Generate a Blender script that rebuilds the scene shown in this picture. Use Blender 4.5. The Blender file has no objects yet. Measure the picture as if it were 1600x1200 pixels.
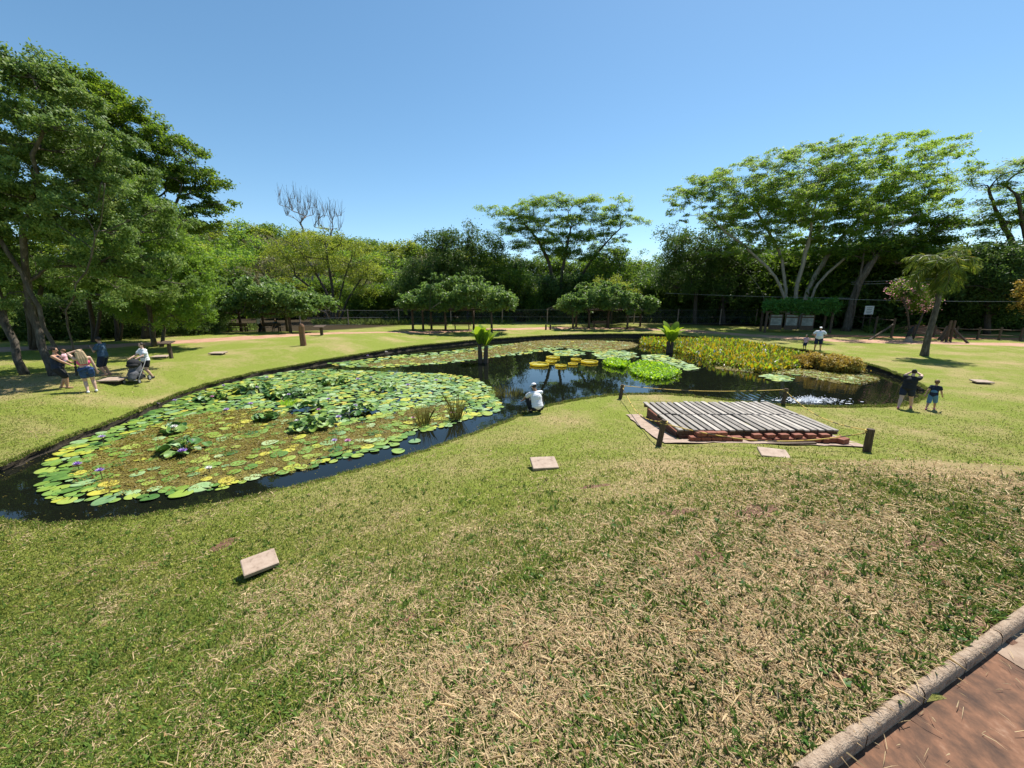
import bpy, bmesh, math, random
import numpy as np
from mathutils import Vector, Matrix, geometry
rng = np.random.default_rng(7)
random.seed(7)
SC = bpy.context.scene
COL = SC.collection
R = math.radians
CAM = np.array([0.0, 0.0, 4.3]); PITCH = R(12.6); F = 600.0
SIN, COS = math.sin(PITCH), math.cos(PITCH)
AZ, EL = R(36), R(60)      # sun ahead of the camera, high and a little to the right

# ------------------------------------------------------------------ helpers
def ray(px, py):
    x = (px - 800) / F; y = (600 - py) / F
    return x, COS + SIN * y, -SIN + COS * y
def PY(px, py, Y):                         # point of a sight line at forward distance Y
    x, b, c = ray(px, py); t = Y / b
    return np.array([x * t, Y, CAM[2] + c * t])
def PZ(px, py, z):                         # point of a sight line on a level plane
    x, b, c = ray(px, py); t = (z - CAM[2]) / c
    return np.array([x * t, b * t, z])
def sstep(a, b, x):
    t = np.clip((np.asarray(x, float) - a) / (b - a), 0, 1); return t * t * (3 - 2 * t)

def tag(o, label=None, cat=None, group=None, kind=None):
    if label: o['label'] = label
    if cat: o['category'] = cat
    if group: o['group'] = group
    if kind: o['kind'] = kind
    return o
def link(o, parent=None):
    COL.objects.link(o)
    if parent is not None: o.parent = parent
    return o
def empty(name, loc, rz=0.0):
    o = bpy.data.objects.new(name, None); o.location = loc; o.rotation_euler = (0, 0, rz)
    o.empty_display_size = 0.2
    return link(o)
def obj_from(name, verts, faces, mats, parent=None, smooth=False, midx=None, loc=None):
    me = bpy.data.meshes.new(name); me.from_pydata([tuple(v) for v in verts], [], [tuple(f) for f in faces])
    for m in (mats if isinstance(mats, (list, tuple)) else [mats]): me.materials.append(m)
    if midx is not None: me.polygons.foreach_set('material_index', np.asarray(midx, np.int32))
    if smooth: me.polygons.foreach_set('use_smooth', np.ones(len(me.polygons), bool))
    me.update()
    o = bpy.data.objects.new(name, me)
    if loc is not None: o.location = loc
    return link(o, parent)
def quads_mesh(name, Q, mats, midx=None, col=None, smooth=False):
    """Q (n,k,3) polygons of k corners each -> mesh data"""
    Q = np.asarray(Q, np.float32); n, k = Q.shape[:2]
    me = bpy.data.meshes.new(name)
    me.vertices.add(n * k); me.vertices.foreach_set('co', Q.reshape(-1))
    me.loops.add(n * k); me.loops.foreach_set('vertex_index', np.arange(n * k, dtype=np.int32))
    me.polygons.add(n); me.polygons.foreach_set('loop_start', np.arange(0, n * k, k, dtype=np.int32))
    for m in (mats if isinstance(mats, (list, tuple)) else [mats]): me.materials.append(m)
    if midx is not None: me.polygons.foreach_set('material_index', np.asarray(midx, np.int32))
    me.update(calc_edges=True)
    if col is not None:
        a = me.color_attributes.new('Col', 'FLOAT_COLOR', 'POINT')
        c = np.ones((n, k, 4), np.float32); c[:, :, :3] = np.asarray(col, np.float32)[:, None, :]
        a.data.foreach_set('color', c.reshape(-1))
    return me
def obj_mesh(name, me, parent=None, loc=None, rz=0):
    o = bpy.data.objects.new(name, me)
    if loc is not None: o.location = loc
    o.rotation_euler = (0, 0, rz)
    return link(o, parent)
def copy_thing(o, parent=None):
    c = o.copy(); link(c, parent)
    for ch in o.children: copy_thing(ch, c)
    return c

class MB:                                   # collects simple shapes into one mesh
    def __init__(s): s.v = []; s.f = []; s.m = []
    def add(s, v, f, m=0):
        n = len(s.v); s.v += [tuple(p) for p in v]; s.f += [tuple(i + n for i in q) for q in f]; s.m += [m] * len(f)
    def box(s, c, d, rz=0, m=0, tilt=0, taper=1.0, bev=0.0):
        x, y, z = [q / 2 for q in d]; v = []
        b = min(bev, x * .9, y * .9, z * .9)
        levels = [(-z, b), (-z + b, 0), (z - b, 0), (z, b)] if b > 0 else [(-z, 0), (z, 0)]
        for k, (zz, ins) in enumerate(levels):
            t = taper if zz > 0 else 1.0
            xx, yy = (x - ins) * t, (y - ins) * t
            if b > 0: v += [(-xx + b, -yy, zz), (xx - b, -yy, zz), (xx, -yy + b, zz), (xx, yy - b, zz), (xx - b, yy, zz), (-xx + b, yy, zz), (-xx, yy - b, zz), (-xx, -yy + b, zz)]
            else: v += [(-xx, -yy, zz), (xx, -yy, zz), (xx, yy, zz), (-xx, yy, zz)]
        k = 8 if b > 0 else 4; f = []
        for L in range(len(levels) - 1):
            for i in range(k): f.append((L * k + i, L * k + (i + 1) % k, (L + 1) * k + (i + 1) % k, (L + 1) * k + i))
        f.append(tuple(range(k - 1, -1, -1))); f.append(tuple(range((len(levels) - 1) * k, len(levels) * k)))
        M = Matrix.Rotation(rz, 3, 'Z') @ Matrix.Rotation(tilt, 3, 'X')
        s.add([tuple(M @ Vector(p) + Vector(c)) for p in v], f, m)
    def tube(s, pts, rad, n=8, m=0, cap=True, rough=0.0):
        pts = [np.asarray(p, float) for p in pts]; rad = np.broadcast_to(np.asarray(rad, float), (len(pts),))
        base = len(s.v); prev = None
        for i, p in enumerate(pts):
            t = pts[min(i + 1, len(pts) - 1)] - pts[max(i - 1, 0)]; t = t / (np.linalg.norm(t) + 1e-9)
            if prev is None:
                a = np.array([0, 0, 1.0]) if abs(t[2]) < .9 else np.array([1.0, 0, 0]); u = np.cross(t, a)
            else: u = prev - t * prev.dot(t)
            u /= (np.linalg.norm(u) + 1e-9); w = np.cross(t, u); prev = u
            for k in range(n):
                a = 2 * math.pi * k / n; q = rad[i] * (1 + rough * random.uniform(-1, 1)) if rough else rad[i]; s.v.append(tuple(p + q * (math.cos(a) * u + math.sin(a) * w)))
        for i in range(len(pts) - 1):
            for k in range(n):
                s.f.append((base + i * n + k, base + i * n + (k + 1) % n, base + (i + 1) * n + (k + 1) % n, base + (i + 1) * n + k)); s.m.append(m)
        if cap:
            s.f.append(tuple(base + k for k in range(n - 1, -1, -1))); s.m.append(m)
            e = base + (len(pts) - 1) * n; s.f.append(tuple(e + k for k in range(n))); s.m.append(m)
    def ell(s, c, r, nu=12, nv=8, M=None, m=0):
        v = []; f = []
        for j in range(1, nv):
            th = math.pi * j / nv
            for i in range(nu):
                a = 2 * math.pi * i / nu
                v.append(np.array([r[0] * math.sin(th) * math.cos(a), r[1] * math.sin(th) * math.sin(a), r[2] * math.cos(th)]))
        v.append(np.array([0, 0, r[2]])); v.append(np.array([0, 0, -r[2]])); N = len(v)
        for j in range(nv - 2):
            for i in range(nu): f.append((j * nu + i, (j + 1) * nu + i, (j + 1) * nu + (i + 1) % nu, j * nu + (i + 1) % nu))
        for i in range(nu):
            f.append((N - 2, i, (i + 1) % nu)); e = (nv - 2) * nu; f.append((N - 1, e + (i + 1) % nu, e + i))
        if M is not None: v = [M @ p for p in v]
        s.add([p + np.asarray(c, float) for p in v], f, m)
    def build(s, name, mats, parent=None, smooth=False, loc=None):
        return obj_from(name, s.v, s.f, mats, parent, smooth, s.m, loc)

# ------------------------------------------------------------------ materials
def mat_new(name):
    m = bpy.data.materials.new(name); m.use_nodes = True; nt = m.node_tree
    return m, nt, nt.nodes['Principled BSDF'], nt.nodes['Material Output']
def N(nt, t, **kw):
    n = nt.nodes.new(t)
    for k, v in kw.items():
        if k in n.inputs.keys() if isinstance(k, str) else False: n.inputs[k].default_value = v
        else: setattr(n, k, v)
    return n
def ramp(nt, stops, interp='LINEAR'):
    r = nt.nodes.new('ShaderNodeValToRGB'); r.color_ramp.interpolation = interp
    e = r.color_ramp.elements
    while len(e) < len(stops): e.new(.5)
    for i, (p, c) in enumerate(stops): e[i].position = p; e[i].color = (*c, 1)
    return r
def mat_noise(name, stops, scale=5, detail=6, rough=.8, bump=.0, bscale=None, dist=.02, coords='Object', stretch=(1, 1, 1), spec=.3):
    m, nt, b, out = mat_new(name); L = nt.links
    tc = N(nt, 'ShaderNodeTexCoord'); mp = N(nt, 'ShaderNodeMapping'); mp.inputs['Scale'].default_value = stretch
    L.new(tc.outputs[coords], mp.inputs['Vector'])
    n = N(nt, 'ShaderNodeTexNoise'); n.inputs['Scale'].default_value = scale; n.inputs['Detail'].default_value = detail
    n.inputs['Roughness'].default_value = .65
    L.new(mp.outputs['Vector'], n.inputs['Vector'])
    r = ramp(nt, stops); L.new(n.outputs['Fac'], r.inputs['Fac']); L.new(r.outputs['Color'], b.inputs['Base Color'])
    b.inputs['Roughness'].default_value = rough; b.inputs['Specular IOR Level'].default_value = spec
    if bump > 0:
        n2 = N(nt, 'ShaderNodeTexNoise'); n2.inputs['Scale'].default_value = bscale or scale * 4; n2.inputs['Detail'].default_value = 5
        L.new(mp.outputs['Vector'], n2.inputs['Vector'])
        bp = N(nt, 'ShaderNodeBump'); bp.inputs['Strength'].default_value = bump; bp.inputs['Distance'].default_value = dist
        L.new(n2.outputs['Fac'], bp.inputs['Height']); L.new(bp.outputs['Normal'], b.inputs['Normal'])
    return m
def mat_leaf(name, stops, trans=.35, rough=.5, patch=.35, pscale=.35, spec=.18, tcol=None):
    """leaf faces: hue varies leaf by leaf and in large soft patches; light passes through"""
    m, nt, b, out = mat_new(name); L = nt.links
    g = N(nt, 'ShaderNodeNewGeometry'); tc = N(nt, 'ShaderNodeTexCoord')
    n = N(nt, 'ShaderNodeTexNoise'); n.inputs['Scale'].default_value = pscale; n.inputs['Detail'].default_value = 2
    L.new(tc.outputs['Object'], n.inputs['Vector'])
    mx = N(nt, 'ShaderNodeMix'); mx.data_type = 'FLOAT'; mx.inputs['Factor'].default_value = patch
    L.new(g.outputs['Random Per Island'], mx.inputs['A'])
    mr = N(nt, 'ShaderNodeMapRange'); mr.inputs['From Min'].default_value = .3; mr.inputs['From Max'].default_value = .7
    L.new(n.outputs['Fac'], mr.inputs['Value']); L.new(mr.outputs['Result'], mx.inputs['B'])
    r = ramp(nt, stops); L.new(mx.outputs['Result'], r.inputs['Fac'])
    L.new(r.outputs['Color'], b.inputs['Base Color']); b.inputs['Roughness'].default_value = rough
    b.inputs['Specular IOR Level'].default_value = spec
    t = N(nt, 'ShaderNodeBsdfTranslucent')
    hs = N(nt, 'ShaderNodeHueSaturation'); hs.inputs['Hue'].default_value = .49; hs.inputs['Saturation'].default_value = 1.1; hs.inputs['Value'].default_value = 2.1
    L.new(r.outputs['Color'], hs.inputs['Color']); L.new(hs.outputs['Color'], t.inputs['Color'])
    ms = N(nt, 'ShaderNodeMixShader'); ms.inputs['Fac'].default_value = trans
    L.new(b.outputs['BSDF'], ms.inputs[1]); L.new(t.outputs['BSDF'], ms.inputs[2]); L.new(ms.outputs['Shader'], out.inputs['Surface'])
    return m
def mat_plain(name, c, rough=.7, spec=.3, var=.15, scale=12, bump=.15):
    a = tuple(max(0, x * (1 - var)) for x in c); d = tuple(min(1, x * (1 + var)) for x in c)
    cl = 'cloth' in name or 'denim' in name
    return mat_noise(name, [(.3, a), (.7, d)], scale=scale, rough=rough, spec=spec, bump=.7 if cl else bump, bscale=11 if cl else None, dist=.03 if cl else .005)
def mat_attr(name, rough=.7, trans=.25, spec=.2):
    m, nt, b, out = mat_new(name); L = nt.links
    a = N(nt, 'ShaderNodeVertexColor'); a.layer_name = 'Col'
    L.new(a.outputs['Color'], b.inputs['Base Color']); b.inputs['Roughness'].default_value = rough; b.inputs['Specular IOR Level'].default_value = spec
    t = N(nt, 'ShaderNodeBsdfTranslucent'); L.new(a.outputs['Color'], t.inputs['Color'])
    ms = N(nt, 'ShaderNodeMixShader'); ms.inputs['Fac'].default_value = trans
    L.new(b.outputs['BSDF'], ms.inputs[1]); L.new(t.outputs['BSDF'], ms.inputs[2]); L.new(ms.outputs['Shader'], out.inputs['Surface'])
    return m

M = {}
M['bark'] = mat_noise('grey_brown_bark', [(.3, (.035, .027, .02)), (.55, (.095, .078, .06)), (.75, (.24, .21, .17))], scale=3, stretch=(3, 3, .7), bump=.8, dist=.03)
M['pale_bark'] = mat_noise('pale_grey_bark', [(.3, (.16, .14, .115)), (.6, (.33, .3, .26)), (.8, (.45, .42, .37))], scale=2.5, stretch=(3, 3, .6), bump=.5, dist=.03)
M['dark_bark'] = mat_noise('dark_bark', [(.3, (.03, .025, .02)), (.7, (.1, .08, .06))], scale=4, stretch=(3, 3, .7), bump=.6, dist=.03)
M['dry_twig'] = mat_noise('bare_twig', [(.3, (.16, .13, .12)), (.7, (.3, .26, .24))], scale=4, bump=.2)
M['wood'] = mat_noise('weathered_plank', [(.25, (.17, .145, .12)), (.5, (.33, .295, .255)), (.8, (.47, .43, .38))], scale=6, stretch=(6, .6, 6), bump=.4, dist=.006)
def island_var(m, lo, hi):
    nt = m.node_tree; b = nt.nodes['Principled BSDF']; src = b.inputs['Base Color'].links[0].from_socket
    g = N(nt, 'ShaderNodeNewGeometry'); r = ramp(nt, [(0, (lo,) * 3), (1, (hi,) * 3)]); nt.links.new(g.outputs['Random Per Island'], r.inputs['Fac'])
    mx = N(nt, 'ShaderNodeMix'); mx.data_type = 'RGBA'; mx.blend_type = 'MULTIPLY'; mx.inputs['Factor'].default_value = 1
    nt.links.new(src, mx.inputs['A']); nt.links.new(r.outputs['Color'], mx.inputs['B']); nt.links.new(mx.outputs['Result'], b.inputs['Base Color'])
island_var(M['wood'], .55, 1.3)
M['dark_wood'] = mat_noise('dark_timber', [(.3, (.045, .03, .022)), (.7, (.13, .09, .06))], scale=7, stretch=(5, 5, .7), bump=.4, dist=.01)
M['red_wood'] = mat_noise('reddish_log', [(.3, (.1, .045, .025)), (.7, (.3, .16, .09))], scale=4, stretch=(5, 5, .6), bump=.6, dist=.02)
M['brick'] = mat_noise('red_brick', [(.3, (.13, .045, .03)), (.6, (.28, .1, .06)), (.8, (.38, .19, .13))], scale=9, bump=.4, dist=.006)
M['concrete'] = mat_noise('pink_grey_concrete', [(.3, (.24, .17, .125)), (.7, (.42, .32, .25))], scale=6, bump=.4, dist=.006)
M['slab'] = mat_noise('pinkish_concrete_slab', [(.28, (.16, .115, .085)), (.42, (.33, .245, .185)), (.75, (.44, .345, .27))], scale=7, bump=.5, dist=.006)
M['kerb'] = mat_noise('sandy_concrete_kerb', [(.28, (.13, .088, .058)), (.45, (.31, .225, .155)), (.75, (.45, .345, .25))], scale=30, bump=1.0, dist=.01)
M['pave'] = mat_noise('stained_brown_pavement', [(.28, (.035, .02, .014)), (.46, (.1, .05, .028)), (.6, (.18, .085, .045)), (.8, (.32, .2, .13))], scale=11, detail=15, stretch=(1, .75, 1), bump=.35, bscale=40, dist=.006)
M['path'] = mat_noise('pinkish_dirt', [(.3, (.3, .155, .09)), (.7, (.47, .28, .185))], scale=1.2, bump=.3)
M['redsoil'] = mat_noise('red_soil', [(.3, (.3, .11, .05)), (.7, (.5, .22, .12))], scale=2, bump=.5)
M['soil'] = mat_noise('wet_dark_bank', [(.3, (.012, .009, .006)), (.7, (.06, .045, .025))], scale=6, bump=.8, dist=.03)
M['rope'] = mat_noise('yellow_rope', [(.40, (.06, .05, .03)), (.48, (.62, .42, .1)), (.8, (.72, .55, .2))], scale=3.0, detail=1, rough=.8)
M['white'] = mat_plain('white_paint', (.75, .76, .75), var=.05)
M['board'] = mat_noise('shade_dimmed_panel', [(.35, (.16, .18, .165)), (.65, (.32, .34, .31))], scale=3, rough=.5)  # panel greys darkened in the colour itself to stand in for shade
M['metal'] = mat_plain('dull_galvanised_wire', (.25, .25, .24), rough=.5)
M['black'] = mat_plain('black_fabric', (.018, .018, .02), var=.3, rough=.85)
M['navy'] = mat_plain('navy_cloth', (.02, .027, .05), var=.25, rough=.9)
M['bluetee'] = mat_plain('slate_blue_cloth', (.045, .085, .14), var=.25, rough=.9)
M['denim'] = mat_plain('blue_denim', (.03, .065, .17), var=.5, rough=.9, scale=9)
M['pink'] = mat_plain('bright_pink_cloth', (.75, .1, .24), var=.15, rough=.85)
M['whitecloth'] = mat_plain('white_cloth', (.76, .76, .8), var=.04, rough=.9)
M['greycloth'] = mat_plain('grey_fabric', (.1, .1, .11), var=.4, rough=.9, scale=8)
M['lightblue'] = mat_plain('light_blue_cloth', (.3, .5, .72), var=.1, rough=.9)
M['childblue'] = mat_plain('dusty_blue_cloth', (.1, .22, .36), var=.15, rough=.9)
M['palepink'] = mat_plain('pale_pink_cloth', (.72, .42, .45), var=.12, rough=.9)
M['skin'] = mat_plain('tanned_skin', (.45, .25, .16), var=.08, rough=.55, bump=.05)
M['skin_light'] = mat_plain('light_skin', (.6, .38, .29), var=.08, rough=.55, bump=.05)
M['hair_dark'] = mat_noise('dark_brown_hair', [(.3, (.012, .009, .007)), (.7, (.05, .03, .02))], scale=30, stretch=(3, 3, .4), rough=.5, bump=.3)
M['hair_blonde'] = mat_noise('blonde_hair', [(.3, (.3, .2, .1)), (.7, (.58, .43, .26))], scale=30, stretch=(3, 3, .4), rough=.5, bump=.3)
M['hair_brown'] = mat_noise('light_brown_hair', [(.3, (.1, .05, .02)), (.7, (.24, .13, .06))], scale=30, stretch=(3, 3, .4), rough=.5, bump=.3)
M['eye'] = mat_plain('dark_eye', (.01, .01, .01), rough=.2)
M['pinkshoe'] = mat_plain('pink_shoe', (.6, .2, .25), rough=.6)
M['whiteshoe'] = mat_plain('white_shoe', (.78, .78, .78), rough=.6, var=.05)
M['rubber'] = mat_plain('black_rubber', (.015, .015, .015), rough=.7)
M['screen'] = mat_plain('dark_glass_screen', (.02, .02, .025), rough=.15, var=.0, bump=0)
# ------------------------------------------------------------------ pond outline and ground
near = [(100,814),(200,806),(300,792),(400,774),(500,750),(600,722),(700,690),(760,668),(820,645),(850,635),(900,625),(950,618),(1000,615),(1060,617),(1130,624),(1200,631),(1300,635),(1380,634),(1430,627)]
far = [(1449,610),(1440,601),(1403,584),(1372,573),(1344,566),(1294,554),(1262,548),(1205,541),(1150,535),(1100,528),(1050,524.5),(1000,522.5),(950,522),(900,523),(850,525),(800,528),(750,531),(700,536),(650,541),(600,548),(550,556),(500,564),(450,573),(400,581),(350,593),(300,607),(250,625),(200,645),(150,663),(100,681),(50,701),(0,722)]
ctrl = [PZ(x, y, .16)[:2] for x, y in near] + [PZ(x, y, .26)[:2] for x, y in far] + [np.array(p) for p in ((-13.6, 8.7), (-13.9, 7.8), (-12.6, 7.0), (-10.6, 6.75))]
def catmull(P, step=.28):
    P = np.array(P); n = len(P); out = []
    for i in range(n):
        p0, p1, p2, p3 = P[i - 1], P[i], P[(i + 1) % n], P[(i + 2) % n]
        k = max(2, int(np.linalg.norm(p2 - p1) / step))
        for t in np.arange(k) / k:
            out.append(.5 * ((2 * p1) + (-p0 + p2) * t + (2 * p0 - 5 * p1 + 4 * p2 - p3) * t * t + (-p0 + 3 * p1 - 3 * p2 + p3) * t ** 3))
    return np.array(out)
SHORE = catmull(ctrl)
_w = rng.normal(0, 1, SHORE.shape)
_w = sum(np.roll(_w, k, 0) for k in range(-3, 4)) / 7 ** .5
SHORE += rng.normal(0, .03, SHORE.shape) + .05 * _w
def in_poly(P, poly):
    P = np.atleast_2d(P); x, y = P[:, 0], P[:, 1]; inside = np.zeros(len(P), bool)
    a = poly; b = np.roll(poly, -1, 0)
    for (x1, y1), (x2, y2) in zip(a, b):
        c = (y1 > y) != (y2 > y)
        if c.any(): inside[c] ^= x[c] < (x2 - x1) * (y[c] - y1) / (y2 - y1) + x1
    return inside
def dist_poly(P, poly=None, cap=None):
    poly = SHORE if poly is None else poly
    P = np.atleast_2d(np.asarray(P, float)); out = np.empty(len(P))
    for i in range(0, len(P), 4000):
        q = P[i:i + 4000]; out[i:i + 4000] = np.sqrt(((q[:, None, :] - poly[None]) ** 2).sum(2)).min(1)
    return out
MX = np.linspace(0, 16, 161)
MZ = np.interp(MX, [0, 4.6, 5.3, 6.2, 7.2, 8.2, 9.2, 10, 11, 12.5, 14, 16], [2.42, 2.42, 2.28, 1.78, 1.36, .99, .67, .46, .25, .07, 0, 0])
MZ = np.convolve(np.pad(MZ, 7, 'edge'), np.ones(15) / 15, 'valid')
K0, K1 = np.array([1.09, 1.08]), np.array([2.85, 1.81])
KD = (K1 - K0) / np.linalg.norm(K1 - K0); KN = np.array([-KD[1], KD[0]])
_gx, _gy, _gs = -60.0, -30.0, .25
_gw, _gh = int(130 / _gs), int(125 / _gs)
_gp = np.stack(np.meshgrid(_gx + np.arange(_gw) * _gs, _gy + np.arange(_gh) * _gs), -1).reshape(-1, 2)
_far = (_gp[:, 0] < -30) | (_gp[:, 0] > 35) | (_gp[:, 1] < 0) | (_gp[:, 1] > 58)
_sd = np.full(len(_gp), 14.5); _sd[~_far] = dist_poly(_gp[~_far]) * np.where(in_poly(_gp[~_far], SHORE), -1, 1)
_sd = _sd.reshape(_gh, _gw)
def sdist(P):
    """signed distance to the shoreline (negative in the pond), read from a fine grid"""
    P = np.atleast_2d(P); u = np.clip((P[:, 0] - _gx) / _gs, 0, _gw - 1.001); v = np.clip((P[:, 1] - _gy) / _gs, 0, _gh - 1.001)
    i = u.astype(int); j = v.astype(int); a = u - i; b = v - j
    return (_sd[j, i] * (1 - a) + _sd[j, i + 1] * a) * (1 - b) + (_sd[j + 1, i] * (1 - a) + _sd[j + 1, i + 1] * a) * b
def height(P, micro=True):
    P = np.atleast_2d(np.asarray(P, float)); x, y = P[:, 0], P[:, 1]
    ds = np.clip(sdist(P), 0, None)
    z = .16 + .10 * sstep(15, 30, y) + .02 * np.clip(ds, 0, 14) * (sstep(9, 14, np.hypot(x - 5, y + 1)))
    z += .62 * sstep(-8, -13.5, x) * sstep(8.5, 12, y) * (1 - sstep(34, 48, y)) * sstep(0, 3.2, ds)
    r = np.hypot(x - 5, y + 1)
    z += np.interp(np.minimum(r, 16), MX, MZ) * sstep(0, 1.2, ds)
    hill = sstep(84, 190, y) * (15 * np.exp(-((x + 95) / 75) ** 2) + 4)
    z += hill
    if micro:
        z += sstep(.2, 1.5, ds) * .022 * (np.sin(x * 1.7 + 1.3 * np.sin(y * .9)) * np.cos(y * 1.9 + x * .6) + .6 * np.sin(3.7 * x - 2.3 * y) * np.cos(3.1 * y + x))
    s = (P - K0) @ KN
    z = np.where((s < -.008) & (s > -6) & (y < 14), np.minimum(z, 2.5), z)
    return z
def H(x, y): return float(height([[x, y]])[0])
def G(px, py):                              # where a sight line meets the ground
    x, b, c = ray(px, py); t0 = 1.0; t = 1.0
    while t < 400:
        p = np.array([x * t, b * t, CAM[2] + c * t])
        if p[2] < H(p[0], p[1]): break
        t0 = t; t *= 1.03
    for _ in range(18):
        m = (t0 + t) / 2
        if CAM[2] + c * m < H(x * m, b * m): t = m
        else: t0 = m
    return np.array([x * t, b * t, H(x * t, b * t)])
def at(px, Y, z=None):
    """ground point at forward distance Y under picture column px (column read at horizon-ish height)"""
    X = (px - 800) / F * Y / (COS + SIN * .15)
    return np.array([X, Y, H(X, Y) if z is None else z])

def grid(x0, x1, y0, y1, st, hole=None):
    gx, gy = np.meshgrid(np.arange(x0, x1 + 1e-6, st), np.arange(y0, y1 + 1e-6, st))
    p = np.stack([gx.ravel(), gy.ravel()], 1)
    p += rng.uniform(-.12, .12, p.shape) * st
    if hole: p = p[~((p[:, 0] > hole[0]) & (p[:, 0] < hole[1]) & (p[:, 1] > hole[2]) & (p[:, 1] < hole[3]))]
    return p
pts = [grid(-9, 11, -2, 12, .24), grid(-34, 38, -6, 52, .7, (-9.1, 11.1, -2.1, 12.1)), grid(-150, 150, -30, 110, 4, (-34.5, 38.5, -6.5, 52.5)), grid(-400, 400, -60, 260, 14, (-152, 152, -32, 112)), grid(-2500, 2500, -400, 2800, 220, (-405, 405, -65, 265))]
# kerb step rows
ks = np.arange(-6, 12, .25)
for s in (-.016, .0, .03): pts.append(K0 + ks[:, None] * KD + s * KN)
pts = np.concatenate(pts)
ins = in_poly(pts, SHORE); near_sh = dist_poly(pts) < .16
pts = pts[~ins & ~near_sh]
allp = np.concatenate([SHORE, pts]); nS = len(SHORE)
res = geometry.delaunay_2d_cdt([Vector(p) for p in allp], [(i, (i + 1) % nS) for i in range(nS)], [], 0, 1e-6)
V2 = np.array([tuple(v) for v in res[0]]); T = np.array([f[:3] for f in res[2]])
cen = V2[T].mean(1); T = T[~in_poly(cen, SHORE)]
Z = height(V2)
VV = np.concatenate([V2, Z[:, None]], 1)

# lawn: green and straw in patches, greener by the water, strawy on the near bank
def mat_lawn():
    m, nt, b, out = mat_new('mown_lawn'); L = nt.links
    g = N(nt, 'ShaderNodeNewGeometry')
    def noise(sc, det=4, ro=.6):
        n = N(nt, 'ShaderNodeTexNoise'); n.inputs['Scale'].default_value = sc; n.inputs['Detail'].default_value = det; n.inputs['Roughness'].default_value = ro
        L.new(g.outputs['Position'], n.inputs['Vector']); return n
    n1 = noise(.45, 5); n2 = noise(28, 6, .75); n3 = noise(5, 5, .7); n4 = noise(120, 3, .7)
    green = ramp(nt, [(.25, (.07, .1, .017)), (.5, (.18, .218, .038)), (.75, (.34, .345, .09))])
    straw = ramp(nt, [(.25, (.13, .088, .045)), (.5, (.36, .27, .135)), (.75, (.58, .46, .27))])
    mixd = N(nt, 'ShaderNodeMix'); mixd.data_type = 'FLOAT'; mixd.inputs['Factor'].default_value = .5
    L.new(n2.outputs['Fac'], mixd.inputs['A']); L.new(n4.outputs['Fac'], mixd.inputs['B'])
    L.new(mixd.outputs['Result'], green.inputs['Fac']); L.new(mixd.outputs['Result'], straw.inputs['Fac'])
    at_ = N(nt, 'ShaderNodeAttribute'); at_.attribute_name = 'dry'
    s = N(nt, 'ShaderNodeMath', operation='MULTIPLY_ADD'); s.inputs[1].default_value = 2.7; s.inputs[2].default_value = -1.32
    L.new(n1.outputs['Fac'], s.inputs[0])
    s2 = N(nt, 'ShaderNodeMath', operation='MULTIPLY_ADD'); s2.inputs[1].default_value = 1.2; s2.inputs[2].default_value = -.6
    L.new(n3.outputs['Fac'], s2.inputs[0])
    a1 = N(nt, 'ShaderNodeMath', operation='ADD'); L.new(s.outputs[0], a1.inputs[0]); L.new(s2.outputs[0], a1.inputs[1])
    a2 = N(nt, 'ShaderNodeMath', operation='ADD', use_clamp=True); L.new(a1.outputs[0], a2.inputs[0]); L.new(at_.outputs['Fac'], a2.inputs[1])
    mx = N(nt, 'ShaderNodeMix'); mx.data_type = 'RGBA'; L.new(a2.outputs[0], mx.inputs['Factor'])
    L.new(green.outputs['Color'], mx.inputs['A']); L.new(straw.outputs['Color'], mx.inputs['B'])
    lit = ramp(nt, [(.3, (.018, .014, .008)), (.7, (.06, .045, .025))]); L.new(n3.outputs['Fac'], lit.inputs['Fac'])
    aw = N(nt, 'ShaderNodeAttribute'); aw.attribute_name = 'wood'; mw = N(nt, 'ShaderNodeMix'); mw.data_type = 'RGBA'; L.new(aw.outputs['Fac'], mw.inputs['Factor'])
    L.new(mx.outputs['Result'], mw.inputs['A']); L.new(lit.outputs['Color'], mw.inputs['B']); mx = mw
    L.new(mx.outputs['Result'], b.inputs['Base Color']); b.inputs['Roughness'].default_value = .95; b.inputs['Specular IOR Level'].default_value = .05
    bp = N(nt, 'ShaderNodeBump'); bp.inputs['Strength'].default_value = .9; bp.inputs['Distance'].default_value = .04
    L.new(mixd.outputs['Result'], bp.inputs['Height']); L.new(bp.outputs['Normal'], b.inputs['Normal'])
    return m
def dryness(P):
    P = np.atleast_2d(P); ds = sdist(P); r = np.hypot(P[:, 0] - 5, P[:, 1] + 1)
    d = .2 + .4 * (1 - sstep(5.0, 10.0, r)) - .12 * sstep(0, -4, P[:, 0]) - .0 * ds
    d += .18 * np.sin(P[:, 0] * .9 + 1.1 * np.sin(P[:, 1] * .7)) * np.sin(P[:, 1] * 1.1 + .5)
    # bare, worn ground under the big tree
    d += .6 * np.exp(-(((P[:, 0] + 19.5) / 3.2) ** 2 + ((P[:, 1] - 15.5) / 2.6) ** 2))
    return np.clip(d, 0, 1)
M['lawn'] = mat_lawn()
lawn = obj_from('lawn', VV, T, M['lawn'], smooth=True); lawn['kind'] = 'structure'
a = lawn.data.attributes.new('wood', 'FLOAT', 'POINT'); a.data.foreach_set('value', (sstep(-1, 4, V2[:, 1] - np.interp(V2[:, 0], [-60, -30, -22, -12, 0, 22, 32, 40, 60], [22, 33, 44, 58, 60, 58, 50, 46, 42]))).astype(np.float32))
a = lawn.data.attributes.new('dry', 'FLOAT', 'POINT'); a.data.foreach_set('value', dryness(V2).astype(np.float32))

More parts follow.
